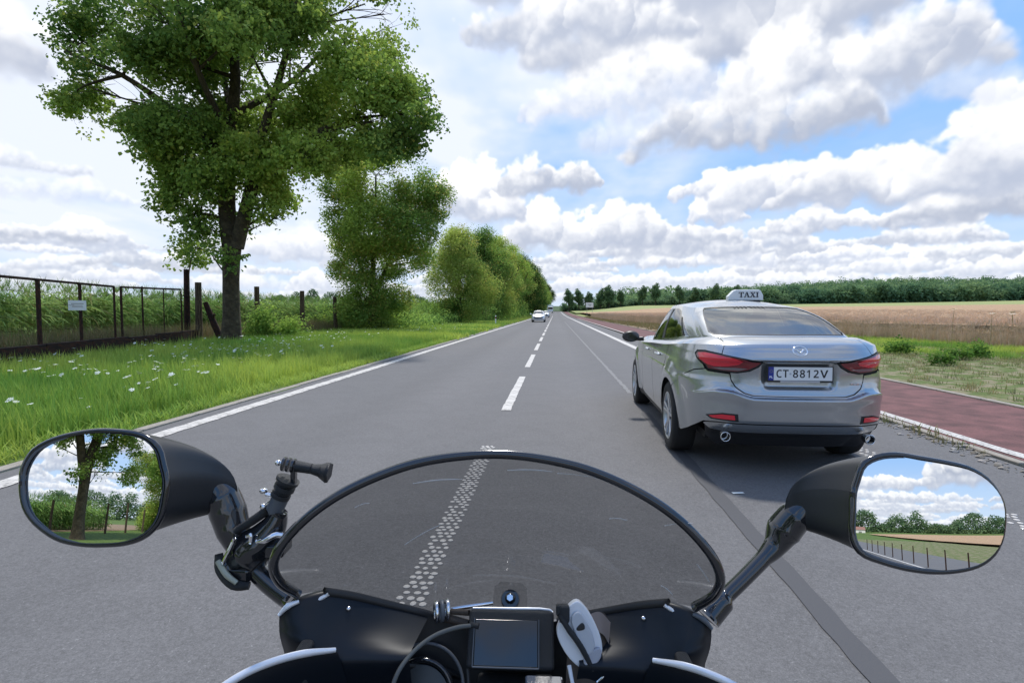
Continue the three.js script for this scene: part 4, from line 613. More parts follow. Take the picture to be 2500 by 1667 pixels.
    part('light_bar', m(FP([[ux(.44), .955], [ux(.52), .970], [ux(.62), .986], [3.3, 1.006], [3.72, 1.0], [3.55, .955], [3.2, .915], [ux(.66), .900], [ux(.56), .905], [ux(.47), .925]], .012, .08, .012)), K.red, l);
    part('reverse_lens', m(FP([[ux(.40), .893], [ux(.47), .872], [ux(.60), .874], [ux(.68), .888], [ux(.62), .894], [ux(.5), .898]], .013, .08, .012)), K.smoke, l);
    const fog = part('fog_reflector', m(FP([[ux(.49), .476], [ux(.494), .513], [ux(.58), .514], [ux(.672), .492], [ux(.65), .478]], .006, .06, .01)), K.red, t); part('surround', m(FP([[ux(.465), .462], [ux(.47), .525], [ux(.58), .526], [ux(.695), .493], [ux(.66), .465]], .002, .06, .01)), K.trim, fog);
    part('headlamp', m(FP([[11.7, .70], [11.9, .80], [12.4, .80], [13.1, .745], [13.2, .70], [12.6, .66]], .006, .1, .015)), phys(C(.75, .77, .8), .05, { clearcoat: 1, metalness: .5 }), t);
    // exhaust
    part('exhaust', new THREE.LatheGeometry([[.030, -.05], [.036, -.05], [.041, .02], [.037, .025], [.033, .02], [.033, -.045]].map((p) => new THREE.Vector2(...p)), 24).rotateX(Math.PI / 2).translate(s * .555, .335, .93), K.chrome, t);
    // wheels
    for (const z of [0, -2.83]) { const w = part('wheel', tyreGeo.clone().translate(s * .752, .335, z), K.tyre, t); part('rim', (s > 0 ? RIM : mirrorX(RIM)).clone().translate(s * .752, .335, z), K.rim, w); part('brake_disc', DISC.clone().translate(s * .74, .335, z), K.dark, w); part('wheel_well', new THREE.CylinderGeometry(.395, .395, .30, 28, 1, true, -.15, Math.PI + .3).rotateZ(Math.PI / 2).rotateX(0).translate(s * .66, .335, z), K.dark, t); }
  }
  // front end, bonnet
  part('front_bumper', both(FP([[11.95, .22], [11.7, .30], [11.92, .61], [12.5, .65], [13.2, .69], [14, .69], [14, .22]])), paint, t);
  part('nose', both(FP([[13.2, .705], [13.1, .75], [12.4, .81], [11.85, .81], [11.7, yt(11.7)], ...topEdge(11.7, 14, 10).slice(1), [14, .70]])), paint, t);
  part('grille', both(FP([[12.9, .50], [13.1, .66], [14, .68], [14, .46]], .008)), K.trim, t);
  part('bonnet', both(patch(Ring, [[9.9, 0], [14, 0], [14, 1], [9.9, 1]], .25, .1, 0, outUp)), paint, t);
  // glasshouse: pillars as body, panes in the openings
  const GP = (poly, off = 0) => patch(G, poly, .15, .1, off, outG);
  const rw = [[0, .035], [2.35, .05], [2.72, .12], [2.62, .82], [2.42, .95], [0, .965]], ql = [[5.15, .10], [5.75, .08], [6.05, .60], [5.95, .66]], rd = [[5.92, .075], [7.86, .065], [7.96, .90], [7.2, .905], [6.6, .84], [6.2, .66]], fd = [[8.1, .065], [9.62, .07], [9.8, .16], [9.55, .55], [9.25, .80], [8.9, .90], [8.14, .905]], ws = [[10.75, .05], [14, .03], [14, .97], [11.0, .95]];
  part('roof', merge([both(patch(Roof, [[0, 0], [14, 0], [14, 1], [0, 1]], .3, .1, 0, outUp)),
    both(GP([[0, 0], [14, 0], [14, .03], [10.75, .05], [9.62, .07], [8.1, .065], [7.86, .065], [5.92, .075], [5.15, .10], [2.9, .05], [2.35, .05], [0, .035]])),
    both(GP([[0, .965], [2.42, .95], [2.7, .93], [6.0, .92], [7.2, .905], [7.96, .90], [8.14, .905], [8.9, .90], [9.5, .93], [11, .95], [14, .97], [14, 1], [0, 1]])),
    both(GP([[2.35, .05], [2.9, .05], [5.15, .10], [5.95, .66], [6.2, .66], [6.6, .84], [7.2, .905], [6.0, .92], [2.7, .93], [2.42, .95], [2.62, .82], [2.72, .12]])),
    both(GP([[9.62, .07], [10.75, .05], [11.0, .95], [9.5, .93], [8.9, .90], [9.25, .80], [9.55, .55], [9.8, .16]]))]), paint, t);
  for (const q of [[[7.86, .065], [8.1, .065], [8.14, .905], [7.96, .90]], [[5.75, .08], [5.92, .075], [6.2, .66], [6.05, .60]]]) for (const f of [(g) => g, mirrorX]) part('door_pillar', f(GP(q, .001)), K.trim, t);
  part('rear_window', both(GP(rw, -.004)), K.glass, t); part('windscreen', both(GP(ws, -.004)), K.glass, t);
  part('window_seal', merge([both(GP([[0, .02], [2.36, .035], [2.78, .11], [2.66, .83], [2.45, .963], [0, .977], [0, .963], [2.41, .948], [2.61, .82], [2.71, .12], [2.34, .051], [0, .036]], .0025))]), K.trim, t);
  for (const s of [1, -1]) for (const q of [ql, rd, fd]) part('side_window', s > 0 ? GP(q, -.003) : mirrorX(GP(q, -.003)), K.sideGlass, t);
  for (const f of [(g) => g, mirrorX]) part('window_trim', f(patch(G, [[5.1, .062], [9.7, .035], [9.7, .06], [5.1, .09]], .2, .05, .004, outG)), K.chrome, t);
  // inside and underneath
  part('body_shell', merge([both(patch(F, [[0, .30], [3.3, .42], [uz(.44), .68], [uz(.2), .82], [uz(-.2), .82], [uz(-.47), .62], [uz(-.47), .24], [uz(-2.38), .24], [uz(-2.38), .62], [uz(-2.6), .79], [uz(-3.05), .79], [uz(-3.27), .62], [12.6, .3], [14, .3], [14, .66], [11.6, .84], ...topEdge(10, 0, 20).map(([u, y]) => [u, y - .03])], .2, .05, -.022, outLow)), box(1.3, .06, 4.2, 0, .29, -1.45), box(1.1, .02, .7, 0, 1.09, .24)]), K.dark, t);
  const seats = []; for (const x of [-.34, .34]) { seats.push(box(.46, .6, .14, x, .82, -1.25, .05), box(.25, .17, .1, x, 1.22, -1.2, .04), box(.48, .14, .5, x, .5, -1.5, .04)); } seats.push(box(1.2, .55, .14, 0, .82, -.25, .05)); for (const x of [-.38, 0, .38]) seats.push(box(.24, .13, .09, x, 1.14, -.2, .035));
  part('seats', merge(seats), K.seat, t);
  part('dashboard', merge([box(1.3, .2, .4, 0, .88, -2.15, .05), new THREE.TorusGeometry(.18, .014, 8, 28).rotateX(-.4).translate(-.34, .95, -1.86)]), K.seat, t);
  return t;
}
const taxi = sedan('taxi', [1.965, 0, -5.6], -.026, 'silver saloon taxi with a lit-up style white roof sign, overtaking on the right', null, silver);
taxi.userData.category = 'taxi'; taxi.userData.label = 'silver saloon taxi seen from behind, white roof sign and red tail lamps';
{ // emblem, plate, lettering of the taxi
  const e = V(0, 1.035, .952);
  const em = part('emblem', merge([new THREE.TorusGeometry(.050, .0055, 8, 36).scale(1.08, .9, 1), tube([[-.047, .016, 0, .004], [-.026, .012, .002, .006], [0, -.018, .003, .006], [.026, .012, .002, .006], [.047, .016, 0, .004]], 6, 6), tube([[-.044, -.014, 0, .003], [-.02, -.026, .001, .004], [0, -.034, .002, .003], [.02, -.026, .001, .004], [.044, -.014, 0, .003]], 6, 6)]).rotateX(-.62).translate(e.x, e.y, e.z + .012), K.chrome, taxi);
  const cv = document.createElement('canvas'); cv.width = 520; cv.height = 114; const c = cv.getContext('2d');
  c.fillStyle = '#e9eaea'; c.fillRect(0, 0, 520, 114); c.fillStyle = '#26358f'; c.fillRect(0, 0, 44, 114);
  c.fillStyle = '#d8c23a'; for (let k = 0; k < 12; k++) { const a = k / 12 * 6.283; c.fillRect(21 + Math.cos(a) * 12, 34 + Math.sin(a) * 12, 3, 3); } c.fillStyle = '#fff'; c.font = 'bold 26px sans-serif'; c.textAlign = 'center'; c.fillText('PL', 22, 96);
  c.fillStyle = '#15161a'; c.textAlign = 'left'; c.font = '88px sans-serif'; const put = (s, x, w) => { c.save(); c.translate(x, 88); c.scale(w / c.measureText(s).width, 1); c.lineWidth = 3.5; c.strokeStyle = '#15161a'; c.strokeText(s, 0, 0); c.fillText(s, 0, 0); c.restore(); };
  put('C', 62, 48); put('T', 118, 46); put('8', 198, 48); put('8', 254, 48); put('1', 308, 46); put('2', 366, 48); put('V', 424, 60);
  c.fillStyle = '#b9bcc4'; c.beginPath(); c.arc(180, 58, 9, 0, 7); c.fill();
  const pt = new THREE.CanvasTexture(cv); pt.colorSpace = THREE.SRGBColorSpace;
  const p = part('number_plate', box(.50, .128, .012, 0, .851, .972, .004), K.trim, taxi);
  part('plate_face', new THREE.PlaneGeometry(.484, .106).translate(0, .856, .9792), std(C(1, 1, 1), .45, { map: pt }), p);
  part('frame_strip', box(.30, .012, .004, 0, .7935, .978, .001), std(C(.5, .5, .52), .5), p);
  const b = []; for (let k = 0; k < 4; k++) b.push(box(.018, .016 - (k % 2) * .004, .006, .405 + k * .024, .775 - (k % 2) * .002, .945 - (k * .004), .002)); part('badge', merge(b), K.chrome, taxi);
  // roof sign: stands on the roof, lifted off with the shift's end
  const s = thing('taxi_sign', [2.12, 1.452, -6.55], 'white roof sign reading TAXI on the silver taxi', 'sign', null, -.026);
  const sh = new THREE.Shape(); [[-.205, 0], [.205, 0], [.205, .05], [.175, .105], [.155, .115], [-.115, .115], [-.14, .105], [-.205, .035]].forEach(([x, y], i) => i ? sh.lineTo(x, y) : sh.moveTo(x, y));
  part('sign_body', new THREE.ExtrudeGeometry(sh, { depth: .09, bevelEnabled: true, bevelThickness: .012, bevelSize: .01, bevelSegments: 3 }).translate(0, .035, -.045), K.white, s);
  part('sign_base', box(.37, .035, .1, 0, .012, 0, .008), K.trim, s);
  const font = await new FontLoader().loadAsync('fonts/droid/droid_serif_bold.typeface.json');
  const tg = new TextGeometry('TAXI', { font, size: .066, depth: .004, curveSegments: 4 }); tg.computeBoundingBox(); tg.translate(-tg.boundingBox.max.x / 2, 0, 0).scale(1.06, 1, 1);
  part('lettering', tg.translate(.035, .062, .0575), std(C(.03, .03, .04), .5), s); s.scale.setScalar(.88);
}
const pearl = phys(C(.74, .75, .76), .35, { metalness: .25, clearcoat: 1 }), grey = phys(C(.55, .6, .64), .4, { metalness: .4, clearcoat: 1 });
sedan('oncoming_car', [-2.1, 0, -74.6], Math.PI, 'pale silver car coming towards the rider in the left lane', null, pearl);
{ const y = T(-2.2, -122); sedan('oncoming_car', [-2.1, y, -126], Math.PI, 'second, smaller oncoming car right behind the pale silver one', null, grey); }
{ const z = -255, y = T(-2.2, z), t = thing('far_lorry', [-2.1, y, z], 'pale lorry far down the left lane beyond the oncoming cars', 'lorry'); part('cab', box(2.4, 2.2, 1.8, 0, 1.6, 4.2, .12), pearl, t); part('cargo_box', box(2.5, 2.7, 6, 0, 2.1, 0, .06), std(C(.6, .66, .66), .6), t); part('windscreen', box(2.1, .9, .04, 0, 2.05, 5.11, .01), K.trim, t); for (const x of [-1, 1]) for (const zz of [4.1, -1.6]) part('wheel', new THREE.CylinderGeometry(.48, .48, .3, 20).rotateZ(Math.PI / 2).translate(x, .48, zz), K.tyre, t); }

// ---------- the rider's motorcycle and what is fixed to it (metres from the ground under the camera, -z ahead) ----------
const ROLL = -1.9 * D2R, BIKE = new THREE.Matrix4().makeRotationY(YAW).multiply(new THREE.Matrix4().makeTranslation(-.012, 1.15, 0)).multiply(new THREE.Matrix4().makeRotationZ(ROLL)).multiply(new THREE.Matrix4().makeTranslation(0, -1.15, 0));
function fixed(name, base, label, category) { const t = thing(name, [0, 0, 0], label, category); t.applyMatrix4(BIKE.clone().multiply(new THREE.Matrix4().makeTranslation(...base))); return t; }
const bumpGrain = tex(256, 256, (u, v) => .5 + .5 * vn(u * 128, v * 128, 128), false, 40, 40);
const Q = {
  plastic: phys(C(.020, .022, .025), .42, { bumpMap: bumpGrain, bumpScale: .0002 }), gloss: phys(C(.012, .013, .016), .16, { clearcoat: 1, clearcoatRoughness: .05 }), navy: phys(C(.007, .010, .015), .38, { specularIntensity: .6, bumpMap: bumpGrain, bumpScale: .0001 }), rubber: std(C(.014, .014, .015), .5), grey: phys(C(.10, .11, .125), .45),
  silver: std(C(.78, .79, .82), .3, { metalness: .35 }), chrome: std(C(.8, .8, .82), .12, { metalness: 1 }), mirror: std(C(.93, .94, .94), .0, { metalness: 1 }), white: phys(C(.72, .73, .76), .3, { clearcoat: .6 }), screen: phys(C(.014, .015, .016), .08, { clearcoat: 1 }), brown: std(C(.055, .04, .03), .7),
  clearTab: phys(C(.8, .8, .8), .0, { transmission: 1, thickness: 0, ior: 1.46 }), smoke: phys(C(.46, .465, .47), .0, { transmission: 1, thickness: 0, ior: 1.46 }),
};
const moto = fixed('motorcycle', [0, 0, 0], 'front of the dark sports motorcycle ridden by the photographer, with tinted windscreen and two mirrors', 'motorcycle');
const scrZ = (x, y) => -(.50 + .30 * (1.2236 - y) - 1.6 * x * x), SCR = (x, y) => V(x, y, scrZ(x, y));
const rimHalf = [[.176, 1.0935], [.188, 1.1105], [.1905, 1.128], [.1845, 1.1445], [.171, 1.162], [.1545, 1.177], [.1355, 1.1895], [.108, 1.2025], [.075, 1.2135], [.037, 1.2200], [0, 1.2225]];
const lowHalf = [[0, 1.037], [.040, 1.041], [.061, 1.047], [.1045, 1.067], [.135, 1.083], [.156, 1.0925]];
const mirror2 = (h) => [...h, ...h.slice(0, -1).reverse().map(([x, y]) => [-x, y])];
const smooth2 = (pts, n) => new THREE.CatmullRomCurve3(pts.map(([x, y]) => V(x, y, 0)), false, 'centripetal').getPoints(n).map((p) => [p.x, p.y]);
const rimLine = smooth2(mirror2(rimHalf), 90), lowLine = smooth2([...lowHalf.slice(1).reverse().map(([x, y]) => [-x, y]), ...lowHalf], 40);
const screenPane = part('windscreen', patch(SCR, [...rimLine, ...lowLine], .02, .02, 0, () => V(0, .4, 1)), Q.smoke, moto);
part('rubber_edge', tube(rimLine.map(([x, y]) => { const p = SCR(x, y); return [p.x, p.y, p.z, .0043]; }), 10, 1), Q.gloss, moto);
for (const s of [-1, 1]) part('lower_seal', tube(smooth2(lowHalf.slice(2).map(([x, y]) => [s * x, y]), 16).map(([x, y]) => { const p = SCR(x, y); return [p.x, p.y, p.z + .003, .0042]; }), 8, 1), Q.rubber, moto);
{ const p = SCR(.013, 1.068); part('screen_bolt', merge([new THREE.CylinderGeometry(.0085, .0095, .004, 20).rotateX(1.0).translate(p.x, p.y, p.z + .004), new THREE.SphereGeometry(.0055, 14, 8).translate(p.x, p.y + .002, p.z + .006)]), Q.gloss, moto); part('bolt_head', new THREE.CylinderGeometry(.0032, .0032, .003, 6).rotateX(1.0).translate(p.x - .0005, p.y + .005, p.z + .011), Q.chrome, moto); part('screen_bracket', patch(SCR, [[-.005, 1.038], [.031, 1.038], [.029, 1.077], [.023, 1.083], [.003, 1.083], [-.003, 1.077]], .02, .02, -.003, () => V(0, .4, 1)), Q.clearTab, moto); }
// thin pale lines on the pane
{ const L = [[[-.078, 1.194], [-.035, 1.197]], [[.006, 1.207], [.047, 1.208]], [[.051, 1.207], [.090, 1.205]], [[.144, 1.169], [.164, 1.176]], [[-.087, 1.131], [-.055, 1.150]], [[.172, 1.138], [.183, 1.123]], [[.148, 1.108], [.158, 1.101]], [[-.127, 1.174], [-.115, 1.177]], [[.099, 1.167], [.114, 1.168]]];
  part('pale_line', merge(L.map(([a, b], k) => { const m = (t) => { const x = lerp(a[0], b[0], t), p = SCR(x, lerp(a[1], b[1], t) + .0012 * Math.sin(t * 3)); return [p.x, p.y, p.z + .0012, .00028 + (k < 2 ? .0003 : 0) * Math.sin(t * 3.14)]; }; return tube([m(0), m(.35), m(.7), m(1)], 5, 3); })), std(C(.55, .55, .56), .5), screenPane); }
// panels either side of the instruments
function ribbon(rows, sub = 6) {   // rows of points, smooth along each row
  const R = rows.map((r) => new THREE.CatmullRomCurve3(r.map((p) => V(...p)), false, 'centripetal').getPoints((r.length - 1) * sub)), n = R[0].length, pos = [], idx = [];
  const rowsN = []; for (let j = 0; j < R.length - 1; j++) for (let k = 0; k < 4; k++) rowsN.push(R[j].map((p, i) => { const a = R[Math.max(j - 1, 0)][i], d = R[Math.min(j + 2, R.length - 1)][i], t = k / 4; return V(cr(a.x, p.x, R[j + 1][i].x, d.x, t), cr(a.y, p.y, R[j + 1][i].y, d.y, t), cr(a.z, p.z, R[j + 1][i].z, d.z, t)); }));
  rowsN.push(R[R.length - 1]);
  rowsN.forEach((r) => r.forEach((p) => pos.push(p.x, p.y, p.z)));
  for (let j = 0; j < rowsN.length - 1; j++) for (let i = 0; i < n - 1; i++) { const a = j * n + i; idx.push(a, a + n, a + 1, a + 1, a + n, a + n + 1); }
  const g = new THREE.BufferGeometry(); g.setAttribute('position', new THREE.Float32BufferAttribute(pos, 3)); g.setIndex(idx); g.computeVertexNormals(); return g;
}
Q.navy.side = Q.plastic.side = Q.gloss.side = THREE.DoubleSide;
const mx = (s, r) => r.map(([x, y, z]) => [s * x, y, z]);
for (const s of [-1, 1]) {
  const up = [[.1895, 1.0795, -.482], [.184, 1.0855, -.4845], [.173, 1.0905, -.489], [.1555, 1.0915, -.4975], [.136, 1.084, -.509], [.1025, 1.0665, -.528], [.066, 1.0490, -.543]], lo = [[.1905, 1.068, -.484], [.179, 1.0695, -.475], [.165, 1.067, -.4715], [.1545, 1.059, -.470], [.143, 1.054, -.470], [.108, 1.051, -.475], [.074, 1.048, -.480]];
  const mid = up.map((p, i) => [lerp(p[0], lo[i][0], .5), lerp(p[1], lo[i][1], .5) + .001, lerp(p[2], lo[i][2], .5)]), edge = up.map((p, i) => [p[0] + (i < 3 ? .001 : 0), p[1] - .003, p[2] - .012]);
  part('dash_panel', ribbon([mx(s, edge), mx(s, up), mx(s, mid), mx(s, lo), mx(s, lo.map((p, i) => [p[0] * .985, p[1] - .014, p[2] + .002])), mx(s, lo.map((p) => [p[0] * .96, p[1] - .07, p[2] - .02]))], 5), Q.navy, moto);
  part('panel_edge', tube([[s * .1695, 1.0815, -.4885, .0013], [s * .1605, 1.0865, -.4925, .0020], [s * .151, 1.0915, -.4955, .0017]], 8, 4), Q.silver, moto);
  part('corner_trim', tube([[s * .1885, 1.0805, -.478, .0014], [s * .1815, 1.0875, -.481, .0028], [s * .1735, 1.0895, -.485, .0016]], 8, 4), s < 0 ? Q.silver : Q.grey, moto);
  part('panel_screw', new THREE.SphereGeometry(.0024, 10, 6).translate(s * .134, 1.0765, -.4995), Q.chrome, moto);
  // side fairing nearest the rider; silver edge tube stands for sky light on it
  const a = [[.134, 1.061, -.463], [.155, 1.0655, -.45], [.172, 1.066, -.44], [.19, 1.063, -.43], [.204, 1.058, -.42], [.222, 1.047, -.405], [.245, 1.026, -.38], [.26, 1.0, -.35]];
  part('side_fairing', ribbon([mx(s, a), mx(s, a.map((p) => [p[0] - .004, p[1] - .012, p[2] - .002])), mx(s, a.map((p) => [p[0] - .012, p[1] - .07, p[2] - .02])), mx(s, a.map((p) => [p[0] - .03, p[1] - .2, p[2] - .04]))], 5), Q.navy, moto);
  part('fairing_lit_edge', tube(a.map((p, i) => [s * p[0], p[1], p[2] + .001, i ? .0031 : .0020]), 8, 4), Q.silver, moto);
  part('fairing_strut', box(.012, .05, .02, s * .160, 1.04, -.462, .004), Q.plastic, moto);
  // outer skin, running forward to the nose
  const o = (d, w, y) => [[w, y, -d], [w * .98, y - .09, -d - .01], [w * .8, y - .2, -d - .02], [w * .5, y - .3, -d - .02]];
  part('nose_fairing', ribbon([[[s * .1905, 1.067, -.488], [s * .194, .98, -.52], [s * .18, .88, -.54], [s * .15, .75, -.55]], mx(s, o(.62, .175, .975)), mx(s, o(.72, .135, .91)), mx(s, o(.82, .09, .84)), mx(s, o(.9, .03, .77))], 5), Q.navy, moto);
  part('nose_top', ribbon([[[0, 1.0, -.585], [s * .06, 1.012, -.575], [s * .12, 1.04, -.545], [s * .187, 1.063, -.492]], [[0, .90, -.74], [s * .05, .90, -.735], [s * .09, .91, -.725], [s * .135, .91, -.72]], [[0, .78, -.9], [s * .01, .78, -.9], [s * .02, .775, -.9], [s * .03, .77, -.9]]], 5), Q.navy, moto);
  part('fork_leg', rod([s * .1, .98, -.5], [s * .1, .32, -.86], .024, 14), Q.chrome, moto);
}
part('front_wheel', new THREE.TorusGeometry(.245, .055, 14, 40).rotateY(Math.PI / 2).translate(0, .3, -.88), Q.rubber, moto);
part('dash_floor', ribbon([[[-.2, .965, -.60], [0, .95, -.62], [.2, .965, -.60]], [[-.2, .975, -.5], [0, .965, -.5], [.2, .975, -.5]], [[-.2, .99, -.38], [0, .985, -.38], [.2, .99, -.38]]]), Q.rubber, moto);
part('dash_centre', ribbon([[[-.085, 1.060, -.534], [-.03, 1.040, -.545], [.03, 1.040, -.545], [.085, 1.060, -.532]], [[-.085, 1.02, -.528], [-.03, 1.0, -.535], [.03, 1.0, -.535], [.085, 1.02, -.528]], [[-.085, .96, -.52], [-.03, .95, -.525], [.03, .95, -.525], [.085, .96, -.52]]]), Object.assign(Q.rubber, { side: THREE.DoubleSide }), moto);
{ // round instrument, cable clamps, yoke
  const gA = V(0, .62, .78).normalize(), qt = new THREE.Quaternion().setFromUnitVectors(V(0, 1, 0), gA), at = (g, x, y, z) => g.applyQuaternion(qt).translate(x, y, z);
  part('rev_counter', at(new THREE.LatheGeometry([[.033, -.03], [.0335, 0], [.031, .004], [.0285, .002], [.027, -.004]].map((p) => new THREE.Vector2(...p)), 40), -.068, .996, -.498), Q.gloss, moto);
  part('dial', at(new THREE.CylinderGeometry(.0275, .0275, .002, 36), -.068, .994, -.499), std(C(.05, .055, .055), .4), moto);
  part('rev_counter_rim', at(new THREE.TorusGeometry(.0375, .0016, 8, 40).rotateX(Math.PI / 2), -.066, .998, -.508), Q.grey, moto);
  part('yoke', box(.17, .022, .05, .01, .978, -.47, .006), Q.grey, moto);
  part('yoke_bolt', merge([at(new THREE.CylinderGeometry(.009, .0095, .012, 6), .005, 1.0, -.468), at(new THREE.CylinderGeometry(.005, .005, .016, 12), .005, 1.002, -.466)]), Q.chrome, moto);
  part('ignition_bar', merge([tube([[.026, 1.022, -.462, .0035], [.045, 1.0185, -.46, .0042], [.062, 1.014, -.455, .004]], 10, 3), box(.034, .008, .016, .044, 1.028, -.475, .003)]), Q.chrome, moto);
  for (let k = 0; k < 3; k++) part('clamp_ring', new THREE.TorusGeometry(.0082, .0022, 8, 22).rotateY(Math.PI / 2 + .25).translate(-.058 + k * .0053, 1.0595 + k * .0012, -.53), k === 1 ? Q.grey : Q.chrome, moto);
  part('clamp_rod', tube([[-.048, 1.061, -.531, .0018], [-.031, 1.0645, -.531, .002], [-.0035, 1.0695, -.531, .0016]], 8, 3), Q.chrome, moto);
  part('clamp_bracket', merge([rod([-.048, 1.055, -.528], [-.026, 1.054, -.52], .004), rod([-.046, 1.061, -.529], [-.026, 1.064, -.522], .0028)]), Q.brown, moto);
}
// loose hoses and wires among the instruments
[[[-.16, 1.0, -.47, .0034], [-.12, 1.022, -.49, .0034], [-.07, 1.012, -.52, .0034], [-.02, .985, -.54, .0034]], [[-.13, .99, -.44, .0026], [-.10, 1.012, -.455, .0026], [-.05, 1.002, -.47, .0026], [.0, .985, -.475, .0026]], [[.17, 1.0, -.47, .0036], [.14, 1.02, -.49, .0036], [.11, 1.008, -.51, .0036], [.06, .985, -.53, .0036]], [[.13, .985, -.43, .0022], [.12, 1.008, -.45, .0022], [.10, 1.0, -.47, .0022], [.07, .985, -.475, .0022]], [[-.024, 1.03, -.49, .0015], [-.018, 1.012, -.475, .0015], [.004, 1.008, -.468, .0015], [.02, .99, -.462, .0015]]].forEach((p) => part('hose', tube(p, 8, 6), Q.rubber, moto));
part('warning_panel', box(.07, .012, .03, .02, 1.006, -.50, .003), Q.plastic, moto);
// mirrors
function wingMirror(side, rim, C0, nGlass, tip, tipR, stalk, stalkMat) {
  const N = 64, line = new THREE.CatmullRomCurve3(rim.map((p) => V(...p)), true, 'centripetal').getSpacedPoints(N).slice(0, N), c0 = V(...C0), tp = V(...tip), rows = [];
  const m = part('wing_mirror', tube([...line, line[0]].map((p) => [p.x, p.y, p.z, .0029]), 10, 1), Q.gloss, moto);
  const pos = [], idx = [], J = 14;
  for (let j = 0; j <= J; j++) { const t = j / J, k = lerp(Math.pow(1 - t, .62), 1, tipR / .06), c = c0.clone().lerp(tp, Math.pow(t, 1.15)); for (let i = 0; i <= N; i++) { const p = line[i % N], d = p.clone().sub(c0); pos.push(c.x + d.x * k, c.y + d.y * k * (1 + .0), lerp(p.z - .001, tip[2], Math.pow(t, .75)) - .012 * Math.sin(t * Math.PI)); } }
  for (let j = 0; j < J; j++) for (let i = 0; i < N; i++) { const a = j * (N + 1) + i; idx.push(a, a + N + 1, a + 1, a + 1, a + N + 1, a + N + 2); }
  const g = new THREE.BufferGeometry(); g.setAttribute('position', new THREE.Float32BufferAttribute(pos, 3)); g.setIndex(idx); g.computeVertexNormals();
  part('housing', g, Q.plastic, m);
  const n = V(...nGlass).normalize(), X = V(1, 0, 0).sub(n.clone().multiplyScalar(n.x)).normalize(), Y = n.clone().cross(X), RAD = 1.3;
  const S = (a, b) => c0.clone().addScaledVector(X, a).addScaledVector(Y, b).addScaledVector(n, -(a * a + b * b) / (2 * RAD) + .0035);
  part('mirror_glass', patch(S, line.map((p) => { const d = p.clone().sub(c0); return [d.dot(X) * .975, d.dot(Y) * .965]; }), .006, .006, 0, () => n), Q.mirror, m);
  part('inner_lip', tube([...line, line[0]].map((p) => { const d = p.clone().sub(c0); return [c0.x + d.x * .968, c0.y + d.y * .962, p.z + .0015, .0012]; }), 8, 1), Q.grey, m);
  part('stalk', tube(stalk, 16, 6), stalkMat, m);
  return m;
}
const Lrim = [[-.445, 1.178, -.519], [-.445, 1.19, -.521], [-.438, 1.205, -.524], [-.425, 1.214, -.527], [-.407, 1.22, -.529], [-.384, 1.224, -.53], [-.363, 1.224, -.531], [-.345, 1.222, -.531], [-.334, 1.218, -.53], [-.324, 1.209, -.529], [-.318, 1.195, -.526], [-.313, 1.181, -.523], [-.313, 1.165, -.52], [-.315, 1.149, -.517], [-.32, 1.139, -.515], [-.329, 1.131, -.513], [-.343, 1.126, -.511], [-.363, 1.124, -.51], [-.384, 1.124, -.51], [-.404, 1.128, -.51], [-.419, 1.136, -.511], [-.432, 1.146, -.513], [-.44, 1.158, -.515]];
const Rrim = [[0.336,1.189,-0.531],[0.34,1.201,-0.533],[0.346,1.215,-0.535],[0.359,1.223,-0.535],[0.377,1.226,-0.533],[0.396,1.224,-0.53],[0.42,1.221,-0.527],[0.439,1.217,-0.524],[0.452,1.209,-0.52],[0.461,1.197,-0.517],[0.464,1.185,-0.514],[0.463,1.17,-0.511],[0.46,1.156,-0.509],[0.452,1.143,-0.507],[0.44,1.133,-0.507],[0.423,1.127,-0.508],[0.401,1.124,-0.51],[0.378,1.125,-0.513],[0.357,1.129,-0.517],[0.342,1.134,-0.519],[0.336,1.14,-0.521],[0.333,1.151,-0.524],[0.334,1.169,-0.527]];
wingMirror(-1, Lrim, [-.378, 1.174, -.5195], [-.012, .195, .98], [-.296, 1.153, -.582], .017, [[-.30, 1.163, -.578, .010], [-.293, 1.150, -.582, .0175], [-.285, 1.131, -.582, .0185], [-.277, 1.112, -.578, .0165], [-.262, 1.09, -.57, .010], [-.235, 1.07, -.56, .010], [-.205, 1.055, -.55, .010]], Q.gloss);
wingMirror(1, Rrim, [.398, 1.175, -.520], [-.185, .18, .965], [.319, 1.156, -.582], .018, [[.321, 1.158, -.58, .010], [.312, 1.146, -.585, .0165], [.300, 1.128, -.587, .0175], [.290, 1.113, -.583, .0115], [.276, 1.102, -.577, .0082], [.252, 1.084, -.567, .0078], [.233, 1.07, -.56, .0078], [.228, 1.066, -.558, .0125], [.212, 1.05, -.552, .0125]], Q.gloss);
